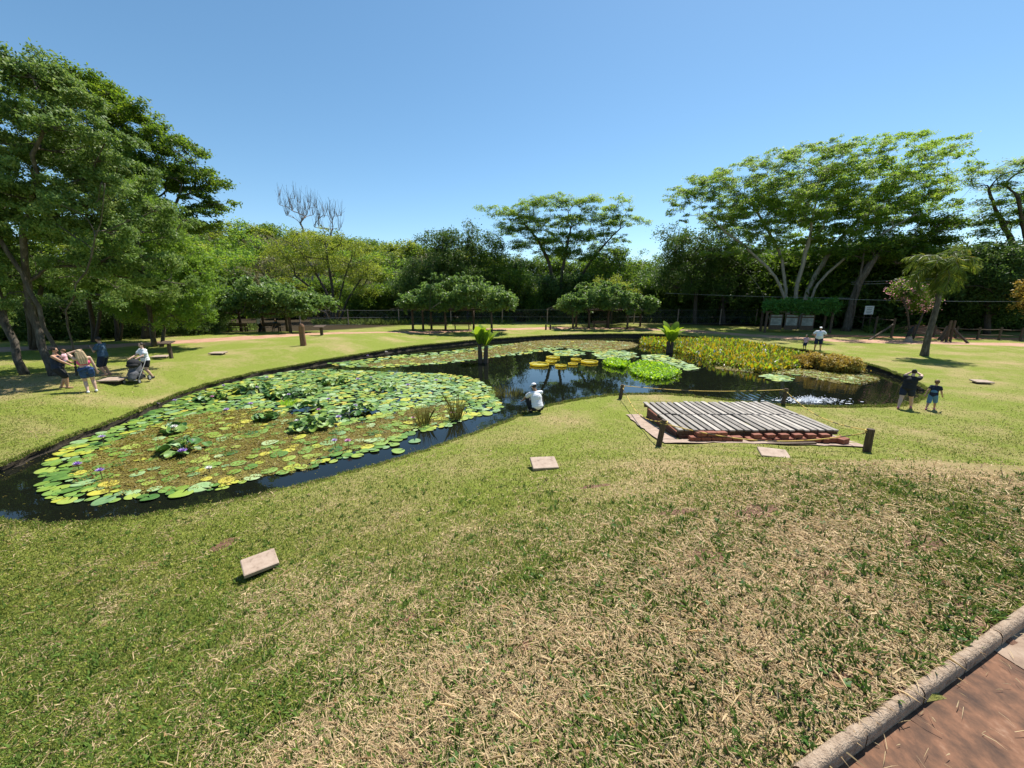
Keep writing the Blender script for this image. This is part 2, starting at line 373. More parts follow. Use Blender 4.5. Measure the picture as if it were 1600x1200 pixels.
# bank: turf lip dropping into the water
mb_v = []; prof = [(0, 0, None), (.03, -.05, None), (-.03, -.13, None), (.12, None, -.05), (.5, None, -.5)]
tan = np.roll(SHORE, -1, 0) - np.roll(SHORE, 1, 0); tan /= np.linalg.norm(tan, axis=1)[:, None]
area = np.sum(SHORE[:, 0] * np.roll(SHORE[:, 1], -1) - np.roll(SHORE[:, 0], -1) * SHORE[:, 1])
inw = np.stack([-tan[:, 1], tan[:, 0]], 1) * (1 if area > 0 else -1)
zs = height(SHORE)
for off, dz, az in prof:
    o_ = off + rng.normal(0, .025, nS) * (off != 0)
    p = SHORE + inw * o_[:, None]; z = (zs + dz + rng.normal(0, .012, nS) * (dz != 0)) if az is None else np.full(nS, az)
    mb_v.append(np.concatenate([p, z[:, None]], 1))
k = len(prof); vv = np.concatenate(mb_v)
ff = [(j * nS + i, j * nS + (i + 1) % nS, (j + 1) * nS + (i + 1) % nS, (j + 1) * nS + i) for j in range(k - 1) for i in range(nS)]
bank = obj_from('pond_bank', vv, ff, M['soil'], smooth=True); bank['kind'] = 'structure'

# water
m, nt, b, out = mat_new('dark_pond_water'); L = nt.links
b.inputs['Base Color'].default_value = (.006, .0075, .005, 1); b.inputs['Roughness'].default_value = .015; b.inputs['IOR'].default_value = 1.333
b.inputs['Specular IOR Level'].default_value = .6
g = N(nt, 'ShaderNodeNewGeometry'); n = N(nt, 'ShaderNodeTexNoise'); n.inputs['Scale'].default_value = 1.6; n.inputs['Detail'].default_value = 3
L.new(g.outputs['Position'], n.inputs['Vector'])
# ripples spread from the splash at the right-hand end
wv = N(nt, 'ShaderNodeTexWave'); wv.wave_type = 'RINGS'; wv.rings_direction = 'SPHERICAL'; wv.inputs['Scale'].default_value = 1.1; wv.inputs['Distortion'].default_value = 4; wv.inputs['Detail'].default_value = 2
mp = N(nt, 'ShaderNodeMapping'); mp.inputs['Location'].default_value = (-13.4, -16.6, 0); L.new(g.outputs['Position'], mp.inputs['Vector']); L.new(mp.outputs['Vector'], wv.inputs['Vector'])
ln = N(nt, 'ShaderNodeVectorMath', operation='LENGTH'); L.new(mp.outputs['Vector'], ln.inputs[0])
fade = N(nt, 'ShaderNodeMapRange'); fade.inputs['From Min'].default_value = 1; fade.inputs['From Max'].default_value = 11; fade.inputs['To Min'].default_value = .11; fade.inputs['To Max'].default_value = 0
L.new(ln.outputs['Value'], fade.inputs['Value'])
mm = N(nt, 'ShaderNodeMath', operation='MULTIPLY'); L.new(wv.outputs['Fac'], mm.inputs[0]); L.new(fade.outputs['Result'], mm.inputs[1])
ad = N(nt, 'ShaderNodeMath', operation='MULTIPLY_ADD'); ad.inputs[1].default_value = .09; L.new(n.outputs['Fac'], ad.inputs[0]); L.new(mm.outputs[0], ad.inputs[2])
bp = N(nt, 'ShaderNodeBump'); bp.inputs['Strength'].default_value = .35; bp.inputs['Distance'].default_value = .06
L.new(ad.outputs[0], bp.inputs['Height']); L.new(bp.outputs['Normal'], b.inputs['Normal'])
M['water'] = m
wp = SHORE + inw * .02
res = geometry.delaunay_2d_cdt([Vector(p) for p in wp], [], [list(range(nS))], 1, 1e-6)
water = obj_from('pond_water', [(v[0], v[1], 0.0) for v in res[0]], [tuple(f) for f in res[2]], M['water']); water['kind'] = 'structure'

# pinkish dirt path round the far side
def strip(name, line, width, mat, dz, step=.8):
    P = np.array(line, float); seg = np.linalg.norm(np.diff(P, axis=0), axis=1); t = np.concatenate([[0], np.cumsum(seg)])
    tt = np.linspace(0, t[-1], int(t[-1] / step) + 2)
    c = np.stack([np.interp(tt, t, P[:, 0]), np.interp(tt, t, P[:, 1])], 1)
    for _ in range(6): c[1:-1] = (c[:-2] + 2 * c[1:-1] + c[2:]) / 4
    tn = np.gradient(c, axis=0); tn /= np.linalg.norm(tn, axis=1)[:, None]; nn = np.stack([-tn[:, 1], tn[:, 0]], 1)
    m_ = 7; rows = []
    w = width * (1 + .1 * np.sin(tt * .7) + .06 * np.sin(tt * 2.1 + 1))
    for j in range(m_):
        p = c + nn * (w * (j / (m_ - 1) - .5))[:, None]
        if j in (0, m_ - 1): p = p + nn * rng.normal(0, .08, len(tt))[:, None]
        rows.append(np.concatenate([p, (height(p) + (dz if 0 < j < m_ - 1 else -.03))[:, None]], 1))
    n_ = len(tt); v = np.concatenate(rows)
    f = [(j * n_ + i, (j + 1) * n_ + i, (j + 1) * n_ + i + 1, j * n_ + i + 1) for j in range(m_ - 1) for i in range(n_ - 1)]
    o = obj_from(name, v, f, mat, smooth=True); o['kind'] = 'structure'; return o
pl = [(-40, 22), (-27, 26), (-22.5, 31), (-17.5, 37), (-12, 43.0), (-4, 48.5), (6, 51.5), (16, 51), (22, 47.5), (26, 41.5), (30, 36), (38, 32.5), (50, 30), (70, 28)]
strip('path', pl, 2.9, M['path'], .035)

# brown pavement and rolled concrete kerb at the near corner
def kp(t, s): return K0 + t * KD + s * KN
v = []; f = []; ts = np.arange(-6, 12.01, .5); ss = [-.012, -.6, -1.3, -2.2, -3.2, -4.5]
for t in ts:
    for s in ss: p = kp(t, s); v.append((p[0], p[1], 2.53))
for i in range(len(ts) - 1):
    for j in range(len(ss) - 1): q = i * len(ss) + j; f.append((q, q + 1, q + 1 + len(ss), q + len(ss)))
pv = obj_from('pavement', v, f, M['pave']); pv['kind'] = 'structure'
# paler paving panel beyond an expansion joint
v = []; f = []
for t in (1.5, 4.0, 8.0, 12):
    for s in (-.016, -4.5): p = kp(t + .45 * max(s, -2.2), s); v.append((p[0], p[1], 2.534))
for i in range(3): f.append((2 * i, 2 * i + 1, 2 * i + 3, 2 * i + 2))
M['pave2'] = mat_noise('pale_worn_pavement', [(.3, (.13, .085, .058)), (.5, (.26, .18, .125)), (.75, (.38, .29, .215))], scale=9, detail=9, bump=.35, bscale=40, dist=.006)
o = obj_from('pavement_panel', v, f, M['pave2']); o['kind'] = 'structure'
kb = MB(); t = -5.0; rr = random.Random(3)
while t < 11:
    Lk = rr.uniform(.3, .46); n_ = 10; pr = []
    jit = rr.uniform(-.008, .008); jz = rr.uniform(-.006, .006)
    for a_ in np.linspace(0, math.pi, 9):
        pr.append((-.027 * math.cos(a_) + jit * .5, .042 * math.sin(a_) ** .7 + 2.562 + jz))
    pr = [(-.027 + jit * .5, 2.4)] + pr + [(.027 + jit * .5, 2.4)]
    stn = [0, .006, .04, Lk / 2, Lk - .05, Lk - .012, Lk - .007]
    base = len(kb.v)
    for k_, q in enumerate(stn):
        sc_ = .95 if k_ in (0, len(stn) - 1) else 1
        for (s, z) in pr:
            p = kp(t + q, s * sc_ - .0); kb.v.append((p[0], p[1], 2.4 + (z - 2.4) * (1 if sc_ == 1 else .965) + rr.uniform(-.002, .002)))
    m_ = len(pr)
    for k_ in range(len(stn) - 1):
        for i in range(m_ - 1): kb.f.append((base + k_ * m_ + i, base + k_ * m_ + i + 1, base + (k_ + 1) * m_ + i + 1, base + (k_ + 1) * m_ + i)); kb.m.append(0)
    kb.f.append(tuple(base + i for i in range(m_))); kb.m.append(0)
    kb.f.append(tuple(base + (len(stn) - 1) * m_ + i for i in range(m_ - 1, -1, -1))); kb.m.append(0)
    t += Lk
o = kb.build('kerb', M['kerb'], smooth=True); o['kind'] = 'structure'

# ------------------------------------------------------------------ grass blades (one mass nobody could count)
def sample_lawn(n, px0, px1, py0, py1):
    """spread points over the lawn, thinning with distance"""
    P = np.stack([rng.uniform(px0, px1, n), rng.uniform(py0, py1, n)], 1)
    x = (P[:, 0] - 800) / F; y = (600 - P[:, 1]) / F; b_ = COS + SIN * y; c_ = -SIN + COS * y
    t_ = 2.5 / -c_
    for _ in range(14):                    # fixed-point march on the height field
        q = np.stack([x * t_, b_ * t_], 1); hz = height(q, False); tn_ = (CAM[2] - hz) / -c_
        t_ = t_ * .5 + tn_ * .5
    q = np.stack([x * t_, b_ * t_], 1)
    ok = (sdist(q) > .03) & (((q - K0) @ KN > .035) | (q[:, 1] > 14)) & (t_ < 60)
    ok &= ~((q[:, 0] > 3.9) & (q[:, 0] < 9.9) & (q[:, 1] > 9.5) & (q[:, 1] < 13.6))
    ok &= rng.random(n) < np.clip(1 - (t_ - 9) / 13, .05, 1)
    return q[ok], t_[ok]
def blades(q, d, length, width, flat, col):
    n_ = len(q); z = height(q)
    az_ = rng.uniform(0, 2 * np.pi, n_); el_ = np.where(flat, rng.uniform(.02, .3, n_), rng.uniform(.5, 1.4, n_))
    dirn = np.stack([np.cos(az_) * np.cos(el_), np.sin(az_) * np.cos(el_), np.sin(el_)], 1)
    side = np.stack([-np.sin(az_), np.cos(az_), np.zeros(n_)], 1) * width[:, None]
    tw = rng.uniform(-.6, .6, n_); side[:, 2] += width * tw
    base = np.stack([q[:, 0], q[:, 1], z - .004 + np.where(flat, rng.uniform(.004, .022, n_), 0)], 1)
    mid = base + dirn * (length * .55)[:, None]
    d2 = dirn.copy(); d2[:, 2] = np.where(flat, -.12, d2[:, 2] * .45); tip = mid + d2 * (length * .5)[:, None]
    Q = np.stack([base - side * .5, base + side * .5, mid + side * .45, tip, mid - side * .45], 1)
    return Q, col
NB = 1300000
q, d = sample_lawn(NB, -330, 1930, 520, 1400)
# worn spots of bare red-brown soil
SOIL = [(*G(px, py)[:2], r_) for px, py, r_ in ((1345, 1060, .09), (1312, 1066, .06), (1535, 968, .13), (1398, 1038, .06), (1490, 985, .09), (1250, 1090, .05), (632, 968, .07), (1110, 870, .1), (820, 1010, .06), (1060, 800, .12), (1180, 800, .14), (1440, 850, .12), (930, 760, .14), (350, 850, .16), (1290, 900, .08), (700, 1080, .05))]
sv, sf = [], []
for x_, y_, r_ in SOIL:
    b0 = len(sv); sv.append((x_, y_, H(x_, y_) + .006)); ph = random.random() * 6
    for k_ in range(18):
        a_ = 6.283 * k_ / 18; rr_ = r_ * (1 + .35 * math.sin(2 * a_ + ph) + .2 * math.sin(5 * a_ + ph * 2)); sv.append((x_ + 1.3 * rr_ * math.cos(a_), y_ + rr_ * math.sin(a_), H(x_ + 1.3 * rr_ * math.cos(a_), y_ + rr_ * math.sin(a_)) + .004))
        sf.append((b0, b0 + 1 + k_, b0 + 1 + (k_ + 1) % 18))
M['baresoil'] = mat_noise('bare_red_brown_soil', [(.3, (.07, .032, .018)), (.6, (.17, .085, .05)), (.8, (.3, .19, .12))], scale=40, bump=.8, dist=.01)
o = obj_from('bare_soil', sv, sf, M['baresoil']); o['kind'] = 'structure'
kp_ = np.ones(len(q), bool)
for x_, y_, r_ in SOIL: kp_ &= (np.hypot((q[:, 0] - x_) / 1.3, q[:, 1] - y_) > r_ * 1.05) | (rng.random(len(q)) < .3)
q, d = q[kp_], d[kp_]
n_ = len(q); dry = dryness(q)
sp = .9 * np.sin(q[:, 0] * 1.7 + 1.9 * np.sin(q[:, 1] * 1.3 + 1)) * np.sin(q[:, 1] * 1.45 + 1.2 * np.sin(q[:, 0] * .8)) + np.sin(q[:, 0] * 5.3 + 2 * np.sin(q[:, 1] * 3.1)) * np.sin(q[:, 1] * 4.7 + 1.7 * np.sin(q[:, 0] * 2.3))
isdry = rng.random(n_) < np.clip(.14 + .78 * (dry - .2) - .22 * sp, .05, .82)
flat = isdry & (rng.random(n_) < .8)
ls = (1 + d / 9)
length = np.where(isdry, np.clip(rng.lognormal(-3.62, .5, n_), .01, .12), rng.uniform(.016, .038, n_)) * np.minimum(ls, 1.7)
width = np.where(isdry, np.clip(rng.lognormal(-6.15, .4, n_), .0009, .005), np.clip(rng.lognormal(-5.7, .35, n_), .0016, .007)) * np.minimum(1 + d / 4, 3.4)
rv = rng.random((n_, 1))
cg = np.where(rng.random((n_, 1)) < .55, np.array([[.155, .21, .034]]), np.array([[.29, .3, .06]])) * (.55 + .8 * rv)
cg = np.where((d < 5)[:, None] & (rng.random((n_, 1)) < .5), np.array([[.14, .205, .034]]) * (.6 + .8 * rv), cg)
cd = np.where(rng.random((n_, 1)) < .7, np.array([[.6, .46, .27]]), np.array([[.43, .3, .17]])) * (.6 + .65 * rv)
Q1, C1 = blades(q, d, length, width, flat, np.where(isdry[:, None], cd, cg))
# greener tufts with longer blades scattered on the near bank
qc, dc = sample_lawn(3600, -330, 1930, 740, 1400)
k_ = 9; qq = np.repeat(qc, k_, 0) + rng.normal(0, .018, (len(qc) * k_, 2)); dd = np.repeat(dc, k_)
n2_ = len(qq); rv = np.repeat(rng.random((len(qc), 1)), k_, 0) * .7 + rng.random((n2_, 1)) * .3
Q2, C2 = blades(qq, dd, rng.uniform(.03, .075, n2_) * np.minimum(1 + dd / 14, 1.3), rng.uniform(.005, .011, n2_) * np.minimum(1 + dd / 7, 2), np.zeros(n2_, bool), np.array([[.1, .165, .03]]) * (.6 + .9 * rv))
# long straw wisps
qs, d_s = sample_lawn(1900, -330, 1930, 700, 1400)
n3_ = len(qs); Q3, C3 = blades(qs, d_s, rng.uniform(.06, .14, n3_), rng.uniform(.002, .005, n3_) * np.minimum(1 + d_s / 6, 3), np.ones(n3_, bool), np.array([[.5, .39, .22]]) * rng.uniform(.6, 1.2, (n3_, 1)))
# ragged turf fringe along the lip of the pond
ii = rng.integers(0, nS, 60000); qf = SHORE[ii] + tan[ii] * rng.uniform(-.16, .16, (60000, 1)) - inw[ii] * rng.uniform(-.03, .14, (60000, 1))
n4_ = len(qf); df = np.hypot(qf[:, 0], qf[:, 1])
Q4, C4 = blades(qf, df, rng.uniform(.05, .13, n4_) * np.clip(df / 16, .7, 1.3), rng.uniform(.006, .012, n4_) * np.clip(df / 10, .8, 2.4), np.zeros(n4_, bool), np.where(rng.random((n4_, 1)) < .75, np.array([[.15, .21, .03]]), np.array([[.38, .32, .13]])) * rng.uniform(.5, 1.3, (n4_, 1)))
M['blade'] = mat_attr('grass_blade', rough=.75, trans=.3, spec=.15)
gm = quads_mesh('grass', np.concatenate([Q1, Q2, Q3, Q4]), M['blade'], col=np.concatenate([C1, C2, C3, C4]))
grass = obj_mesh('grass', gm); grass['kind'] = 'stuff'
# fallen leaves, thicker under the big tree
ql, dl = sample_lawn(520, -200, 1800, 640, 1380); qt = np.stack([rng.normal(-18.5, 2.6, 500), rng.normal(15.5, 2.2, 500)], 1); qt = qt[sdist(qt) > .3]; ql = np.concatenate([ql, qt]); FL = []
for p in ql:
    z = H(*p) + .02; nm = np.array([rng.normal(0, .35), rng.normal(0, .35), 1]); nm /= np.linalg.norm(nm); l_ = rng.uniform(.015, .04); a_ = np.cross(nm, [math.cos(z * 999), math.sin(z * 999), 0]); a_ /= np.linalg.norm(a_); b_ = np.cross(nm, a_); c_ = np.array([p[0], p[1], z])
    FL.append([c_ - a_ * l_, c_ + b_ * l_ * .4, c_ + a_ * l_, c_ - b_ * l_ * .4])
M['deadleaf'] = mat_leaf('fallen_leaf', [(0, (.12, .06, .025)), (.6, (.26, .15, .06)), (1, (.36, .27, .1))], trans=.1)
o = obj_mesh('fallen_leaves', quads_mesh('fallen_leaves', FL, M['deadleaf'])); o['kind'] = 'stuff'
# small broad-leaved weeds near the kerb
qw, dw = sample_lawn(420, 700, 1750, 800, 1380); W = []
for p in qw:
    z = H(*p)
    for j in range(5):
        a_ = random.random() * 6.28; l_ = random.uniform(.02, .045); e_ = random.uniform(.15, .6)
        dr = np.array([math.cos(a_) * math.cos(e_), math.sin(a_) * math.cos(e_), math.sin(e_)]); sd = np.array([-math.sin(a_), math.cos(a_), 0]) * l_ * .3
        b0 = np.array([p[0], p[1], z + .01]); W.append([b0, b0 + dr * l_ * .5 + sd, b0 + dr * l_, b0 + dr * l_ * .5 - sd])
M['weed'] = mat_leaf('weed_leaf', [(0, (.035, .1, .02)), (1, (.09, .18, .035))], trans=.25)
qk = np.array([kp(random.uniform(-2, 6), -abs(random.gauss(.0, .09)) - .04) for _ in range(230)])
Qk, Ck = blades(qk, np.full(len(qk), 2.), rng.uniform(.02, .09, len(qk)), rng.uniform(.0012, .003, len(qk)), np.ones(len(qk), bool), np.array([[.55, .43, .25]]) * rng.uniform(.5, 1.2, (len(qk), 1)))
Qk[:, :, 2] += 2.536 - 2.5
o = obj_mesh('dry_clippings', quads_mesh('dry_clippings', Qk, M['blade'], col=Ck)); o['kind'] = 'stuff'
o = obj_mesh('weeds', quads_mesh('weeds', W, M['weed'])); o['kind'] = 'stuff'
# ------------------------------------------------------------------ foliage
M['lf_olive'] = mat_leaf('greyish_olive_leaf', [(0, (.055, .1, .024)), (.5, (.125, .2, .046)), (1, (.26, .31, .1))], trans=.28)
M['lf_deep'] = mat_leaf('deep_green_leaf', [(0, (.04, .08, .014)), (.6, (.09, .15, .022)), (1, (.17, .22, .034))], trans=.45)
M['lf_lime'] = mat_leaf('lime_leaf', [(0, (.085, .16, .025)), (.6, (.15, .24, .04)), (1, (.22, .28, .055))], trans=.4)
M['lf_yellow'] = mat_leaf('yellow_green_leaf', [(0, (.12, .16, .025)), (.6, (.2, .245, .04)), (1, (.26, .28, .07))], trans=.4)
M['lf_feather'] = mat_leaf('feathery_green_leaf', [(0, (.08, .145, .025)), (.5, (.15, .235, .04)), (1, (.25, .31, .065))], trans=.52)
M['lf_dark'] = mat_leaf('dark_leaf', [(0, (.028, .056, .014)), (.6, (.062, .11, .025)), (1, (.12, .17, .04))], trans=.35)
M['lf_vine'] = mat_leaf('glossy_vine_leaf', [(0, (.06, .115, .028)), (.6, (.115, .19, .045)), (1, (.2, .26, .085))], trans=.4, rough=.45, spec=.3)
M['lf_ivy'] = mat_leaf('ivy_leaf', [(0, (.035, .12, .025)), (1, (.1, .24, .045))], trans=.35, rough=.45, spec=.35)
M['lf_brown'] = mat_leaf('dry_olive_leaf', [(0, (.1, .09, .045)), (.6, (.13, .13, .055)), (1, (.17, .16, .07))], trans=.25)
M['lf_palm'] = mat_leaf('palm_leaflet', [(0, (.06, .1, .022)), (.75, (.12, .165, .03)), (1, (.3, .25, .05))], trans=.3, patch=.2)
M['petal_pink'] = mat_leaf('pink_blossom', [(0, (.5, .22, .25)), (1, (.7, .42, .42))], trans=.3)
M['lf_orange'] = mat_leaf('orange_leaf', [(0, (.2, .15, .035)), (.6, (.36, .26, .06)), (1, (.22, .26, .05))], trans=.3)

def rand_unit(n):
    v = rng.normal(size=(n, 3)); return v / np.linalg.norm(v, axis=1)[:, None]
def leaf_quads(c, nrm, L, W, droop=0.0):
    """diamond leaves: c centres, nrm normals"""
    n = len(c); a = np.cross(nrm, rand_unit(n)); a[:, 2] -= droop; a /= np.linalg.norm(a, axis=1)[:, None] + 1e-9
    b = np.cross(nrm, a); b /= np.linalg.norm(b, axis=1)[:, None] + 1e-9
    L = L[:, None]; W = W[:, None]
    return np.stack([c - a * L * .5, c + b * W * .5 - a * L * .08, c + a * L * .5, c - b * W * .5 - a * L * .08], 1)
def leaf_cloud(C, S, n, leaf, aspect=.45, flat=.8, tufts=8, up=.5, spread=.9, droop=0.0, ctr=None, sig=.3):
    """n leaves gathered in tufts inside ellipsoids C with radii S*(1,1,flat)"""
    k = len(C); vol = S ** 2; per = rng.multinomial(k * tufts, vol / vol.sum())
    ci = np.repeat(np.arange(k), per); nt_ = len(ci)
    off = rand_unit(nt_) * rng.uniform(.15, 1, (nt_, 1)) ** .45 * S[ci][:, None] * np.array([1, 1, flat]); T_ = C[ci] + off
    ti = rng.integers(0, nt_, n)
    sg = S[ci][ti] * sig
    p = T_[ti] + rng.normal(size=(n, 3)) * sg[:, None] * np.array([1, 1, max(.45, flat)])
    out = p - (C.mean(0) if ctr is None else ctr); out /= np.linalg.norm(out, axis=1)[:, None] + 1e-9
    nrm = rand_unit(n) * spread + np.array([0, 0, up]) + out * .35; nrm /= np.linalg.norm(nrm, axis=1)[:, None] + 1e-9
    L = leaf * rng.uniform(.6, 1.35, n)
    return leaf_quads(p, nrm, L, L * aspect, droop), T_, ci
def lobes_world(lobes, Y):
    out = []
    for lb in lobes:
        px, py, rx, ry = lb[:4]; dy = lb[4] if len(lb) > 4 else 0
        c = PY(px, py, Y + dy); b = ray(px, py)[1]
        out.append((c, np.array([rx * (Y + dy) / F / b, max(.5 * rx, min(rx, 1.3 * ry)) * (Y + dy) / F / b, ry * (Y + dy) / F / b ** 2])))
    return out
def fill_lobes(LW, n, gap, shell=.45):
    vol = np.array([r.prod() ** .8 for c, r in LW]); vol /= vol.sum(); pts = []
    tries = 0
    while len(pts) < n and tries < n * 25:
        tries += 1; c, r = LW[rng.choice(len(LW), p=vol)]
        p = c + rand_unit(1)[0] * r * rng.random() ** shell
        if p[2] < .6: continue
        if all(((p - q) ** 2).sum() > gap * gap for q in pts): pts.append(p)
    return np.array(pts)
def skeleton(stems, C, r0, rt=.012, jit=.08, low=.0, expo=.5):
    nodes = []; par = []; chains = []; dirs = []
    for st in stems:
        st = [np.asarray(p, float) for p in st]; P = np.array(st)
        seg = np.linalg.norm(np.diff(P, axis=0), axis=1); t = np.concatenate([[0], np.cumsum(seg)]); m_ = max(3, int(t[-1] / .7))
        tt = np.linspace(0, t[-1], m_); c = np.stack([np.interp(tt, t, P[:, j]) for j in range(3)], 1)
        for _ in range(3): c[1:-1] = (c[:-2] + 2 * c[1:-1] + c[2:]) / 4
        c[1:] += rng.normal(0, jit * .4, c[1:].shape)
        ch = []
        for i, p in enumerate(c):
            nodes.append(p); par.append(-1 if i == 0 else len(nodes) - 2); dirs.append(c[i] - c[i - 1] if i else c[1] - c[0]); ch.append(len(nodes) - 1)
        chains.append(ch)
    n0 = len(nodes); w = [0] * n0
    z0 = min(nodes[0][2], nodes[n0 - 1][2])
    order = np.argsort([min(np.linalg.norm(c - nodes[i]) for i in range(n0)) for c in C]) if len(C) else []
    for ci in order:
        c = C[ci]; A = np.array(nodes); d = c - A; dist = np.linalg.norm(d, axis=1)
        cost = dist + 1.2 * np.maximum(0, A[:, 2] - c[2] + .15 * dist) + np.where(A[:, 2] - z0 < low, 60, 0)
        D = np.array(dirs); D /= np.linalg.norm(D, axis=1)[:, None] + 1e-9
        cost += .45 * dist * (1 - (d * D).sum(1) / (dist + 1e-9))
        i = int(np.argmin(cost)); a = A[i]; Ln = dist[i]
        ctrl_ = a + D[i] * Ln * .4 + np.array([0, 0, .06 * Ln])
        m_ = max(3, int(Ln / .9) + 1); ch = [i]; last = a
        for t in np.linspace(0, 1, m_ + 1)[1:]:
            p = (1 - t) ** 2 * a + 2 * t * (1 - t) * ctrl_ + t * t * c + rng.normal(0, jit, 3) * (t < 1) * min(1, Ln / 3)
            nodes.append(p); par.append(ch[-1]); dirs.append(p - last); last = p; w.append(0); ch.append(len(nodes) - 1)
        chains.append(ch); j = ch[-1]
        while j >= 0: w[j] += 1; j = par[j]
    w = np.array(w, float); 
    wm = max(1.0, w[:n0].max() if len(w) else 1)
    rad = rt + (r0 - rt) * (np.maximum(w, .35) / wm) ** expo
    return np.array(nodes), rad, chains
def tree(name, label, cat, base, stems, C, S, r0, nleaf, leaf, lmat, bark, flat=.8, expo=.58, tufts=8, up=.5, aspect=.45, group=None, twigs=True, low=1.5, droop=0., sig=.3, spread=.9, extra=None, sides=6, jit=.08):
    root = empty(name, base); tag(root, label, cat, group)
    nodes, rad, chains = skeleton(stems, C, r0, low=low, jit=jit, expo=expo)
    mb = MB()
    for k_, ch in enumerate(chains):
        r = rad[ch].copy()
        if k_ >= len(stems): r[0] = min(r[0], r[1] * 1.5 if len(r) > 1 else r[0])
        else: r[0] *= 1.35; r[1] *= 1.08
        mb.tube(nodes[ch], r, sides + 2 if k_ < len(stems) else (sides if r[0] > .05 else 4), cap=k_ < len(stems), rough=.09 if r[0] > .06 else 0)
    if nleaf:
        Q, T_, ci = leaf_cloud(C, S, nleaf, leaf, aspect, flat, tufts, up, droop=droop, sig=sig, spread=spread)
        if twigs:
            for t_, c_ in zip(T_, ci): mb.tube([C[c_], (C[c_] + t_) / 2 + np.array([0, 0, .05]), t_], [.014, .010, .006], 3, cap=False)
        off = np.array(base)
        me = quads_mesh('crown', Q - off, lmat); obj_mesh('crown', me, root)
        if extra:
            for nm, n_, sz, mt in extra:
                E, _, _ = leaf_cloud(C, S * 1.02, n_, sz, .8, flat, tufts, .6); obj_mesh(nm, quads_mesh(nm, E - off, mt), root)
    off = np.array(base); mb.v = [tuple(np.array(p) - off) for p in mb.v]
    mb.build('trunk', bark, root, smooth=True)
    return root
def px_tree(name, label, cat, Y, stems_px, lobes, ncl, gap, S, r0, nleaf, leaf, lmat, bark, sdy=0.6, **kw):
    LW = lobes_world(lobes, Y); ft = kw.pop('fat', 1.0); LW = [(c_, r_ * np.array([1, 1.25 if ft > 1 else 1, ft])) for c_, r_ in LW]; C = fill_lobes(LW, ncl, gap, kw.pop('shell', .45))
    stems = []
    for st in stems_px:
        b = at(st[0][0], Y + rng.uniform(-.15, .15)); P = [b - np.array([0, 0, .15])]; yo = 0
        for (x, y) in st[1:]:
            yo += rng.uniform(-sdy, sdy); P.append(PY(x, y, Y + yo))
        stems.append(P)
    base = stems[0][0] + np.array([0, 0, .15])
    return tree(name, label, cat, base, stems, C, S * rng.uniform(.75, 1.25, len(C)), r0, nleaf, leaf, lmat, bark, **kw)

# --- big leaning trees on the near side of the lawn, at the picture's left
px_tree('tree', 'large grey-olive tree with several leaning mottled trunks beside the family on the lawn', 'tree', 17,
    [[(66, 575), (52, 500), (36, 420), (46, 330), (60, 240), (70, 180)], [(100, 580), (108, 520), (96, 484), (128, 440), (144, 402), (152, 350), (170, 290)],
     [(78, 580), (84, 540), (66, 485), (30, 420), (-20, 330)], [(18, 572), (8, 500), (-10, 420), (-70, 320)]],
    [(50, 150, 90, 48), (-60, 190, 110, 90), (140, 205, 62, 45), (30, 260, 120, 80), (165, 275, 58, 55, 1), (225, 345, 52, 42, 3), (130, 350, 90, 50), (20, 370, 90, 50, 1), (-90, 330, 110, 90), (190, 410, 62, 34, 2), (70, 430, 80, 28, 2), (258, 395, 34, 30, 3), (-60, 440, 70, 40), (15, 462, 52, 22), (-10, 480, 40, 18, 2), (150, 430, 44, 24, 3), (205, 450, 46, 26, 5), (250, 345, 34, 26, 4), (160, 462, 30, 16), (280, 430, 26, 30, 4)],
    185, .8, .85, .145, 200000, .135, M['lf_olive'], M['bark'], flat=.6, tufts=7, up=.7, droop=.4, low=1.8, sig=.17, spread=.7, jit=.14, expo=.7)
px_tree('tree', 'tall deep green tree in layered clumps rising behind the grey-olive tree', 'tree', 31,
    [[(225, 520), (228, 430), (222, 350), (190, 270), (150, 190)], [(235, 520), (245, 420), (265, 340), (285, 290)]],
    [(128, 148, 44, 34), (175, 170, 46, 28), (222, 205, 44, 34), (262, 235, 40, 30), (285, 285, 40, 26), (318, 322, 36, 16), (300, 350, 45, 16), (220, 275, 50, 34), (150, 250, 50, 60), (262, 345, 50, 20)],
    100, 1.15, 1.15, .3, 80000, .22, M['lf_deep'], M['dark_bark'], flat=.4, tufts=7, sig=.2, expo=.7, up=.8, low=3)
px_tree('tree', 'bright lime green bushy tree between the grey-olive tree and the vine pergola with benches', 'tree', 26,
    [[(235, 530), (232, 480), (225, 420), (215, 370)], [(245, 530), (262, 470), (275, 430)]],
    [(212, 325, 40, 42), (250, 365, 48, 42), (205, 400, 55, 50), (285, 420, 38, 40), (250, 445, 55, 40), (300, 455, 24, 30), (225, 482, 44, 22), (285, 485, 34, 22), (190, 470, 30, 22)],
    90, .8, .85, .13, 72000, .15, M['lf_lime'], M['bark'], flat=.9, tufts=7, up=.5, low=1.2, droop=.3, sig=.18)
# --- shaded understory left of the first pergola
us = [(-120, 36, 430, 70), (-40, 38, 415, 70), (40, 37, 425, 60), (110, 39, 430, 60), (175, 36, 450, 50), (290, 40, 440, 45), (330, 44, 440, 40), (-10, 31, 480, 40), (150, 32, 490, 36), (60, 33, 480, 36)]
for i, (x, Y, top, w_) in enumerate(us):
    px_tree('shade_tree', 'dark leafy tree in deep shade behind the family on the lawn', 'tree', Y, [[(x, 515), (x + 3, 480), (x - 4, 455)]],
        [(x, top + 28, w_, 30), (x - 8, top + 62, w_ * .9, 26)], 22, 1.2, 1.3, .14, 11000, .3, M['lf_dark'] if i % 3 else M['lf_deep'], M['dark_bark'], tufts=8, up=.5, low=.4, group='dark trees shading the lawn')

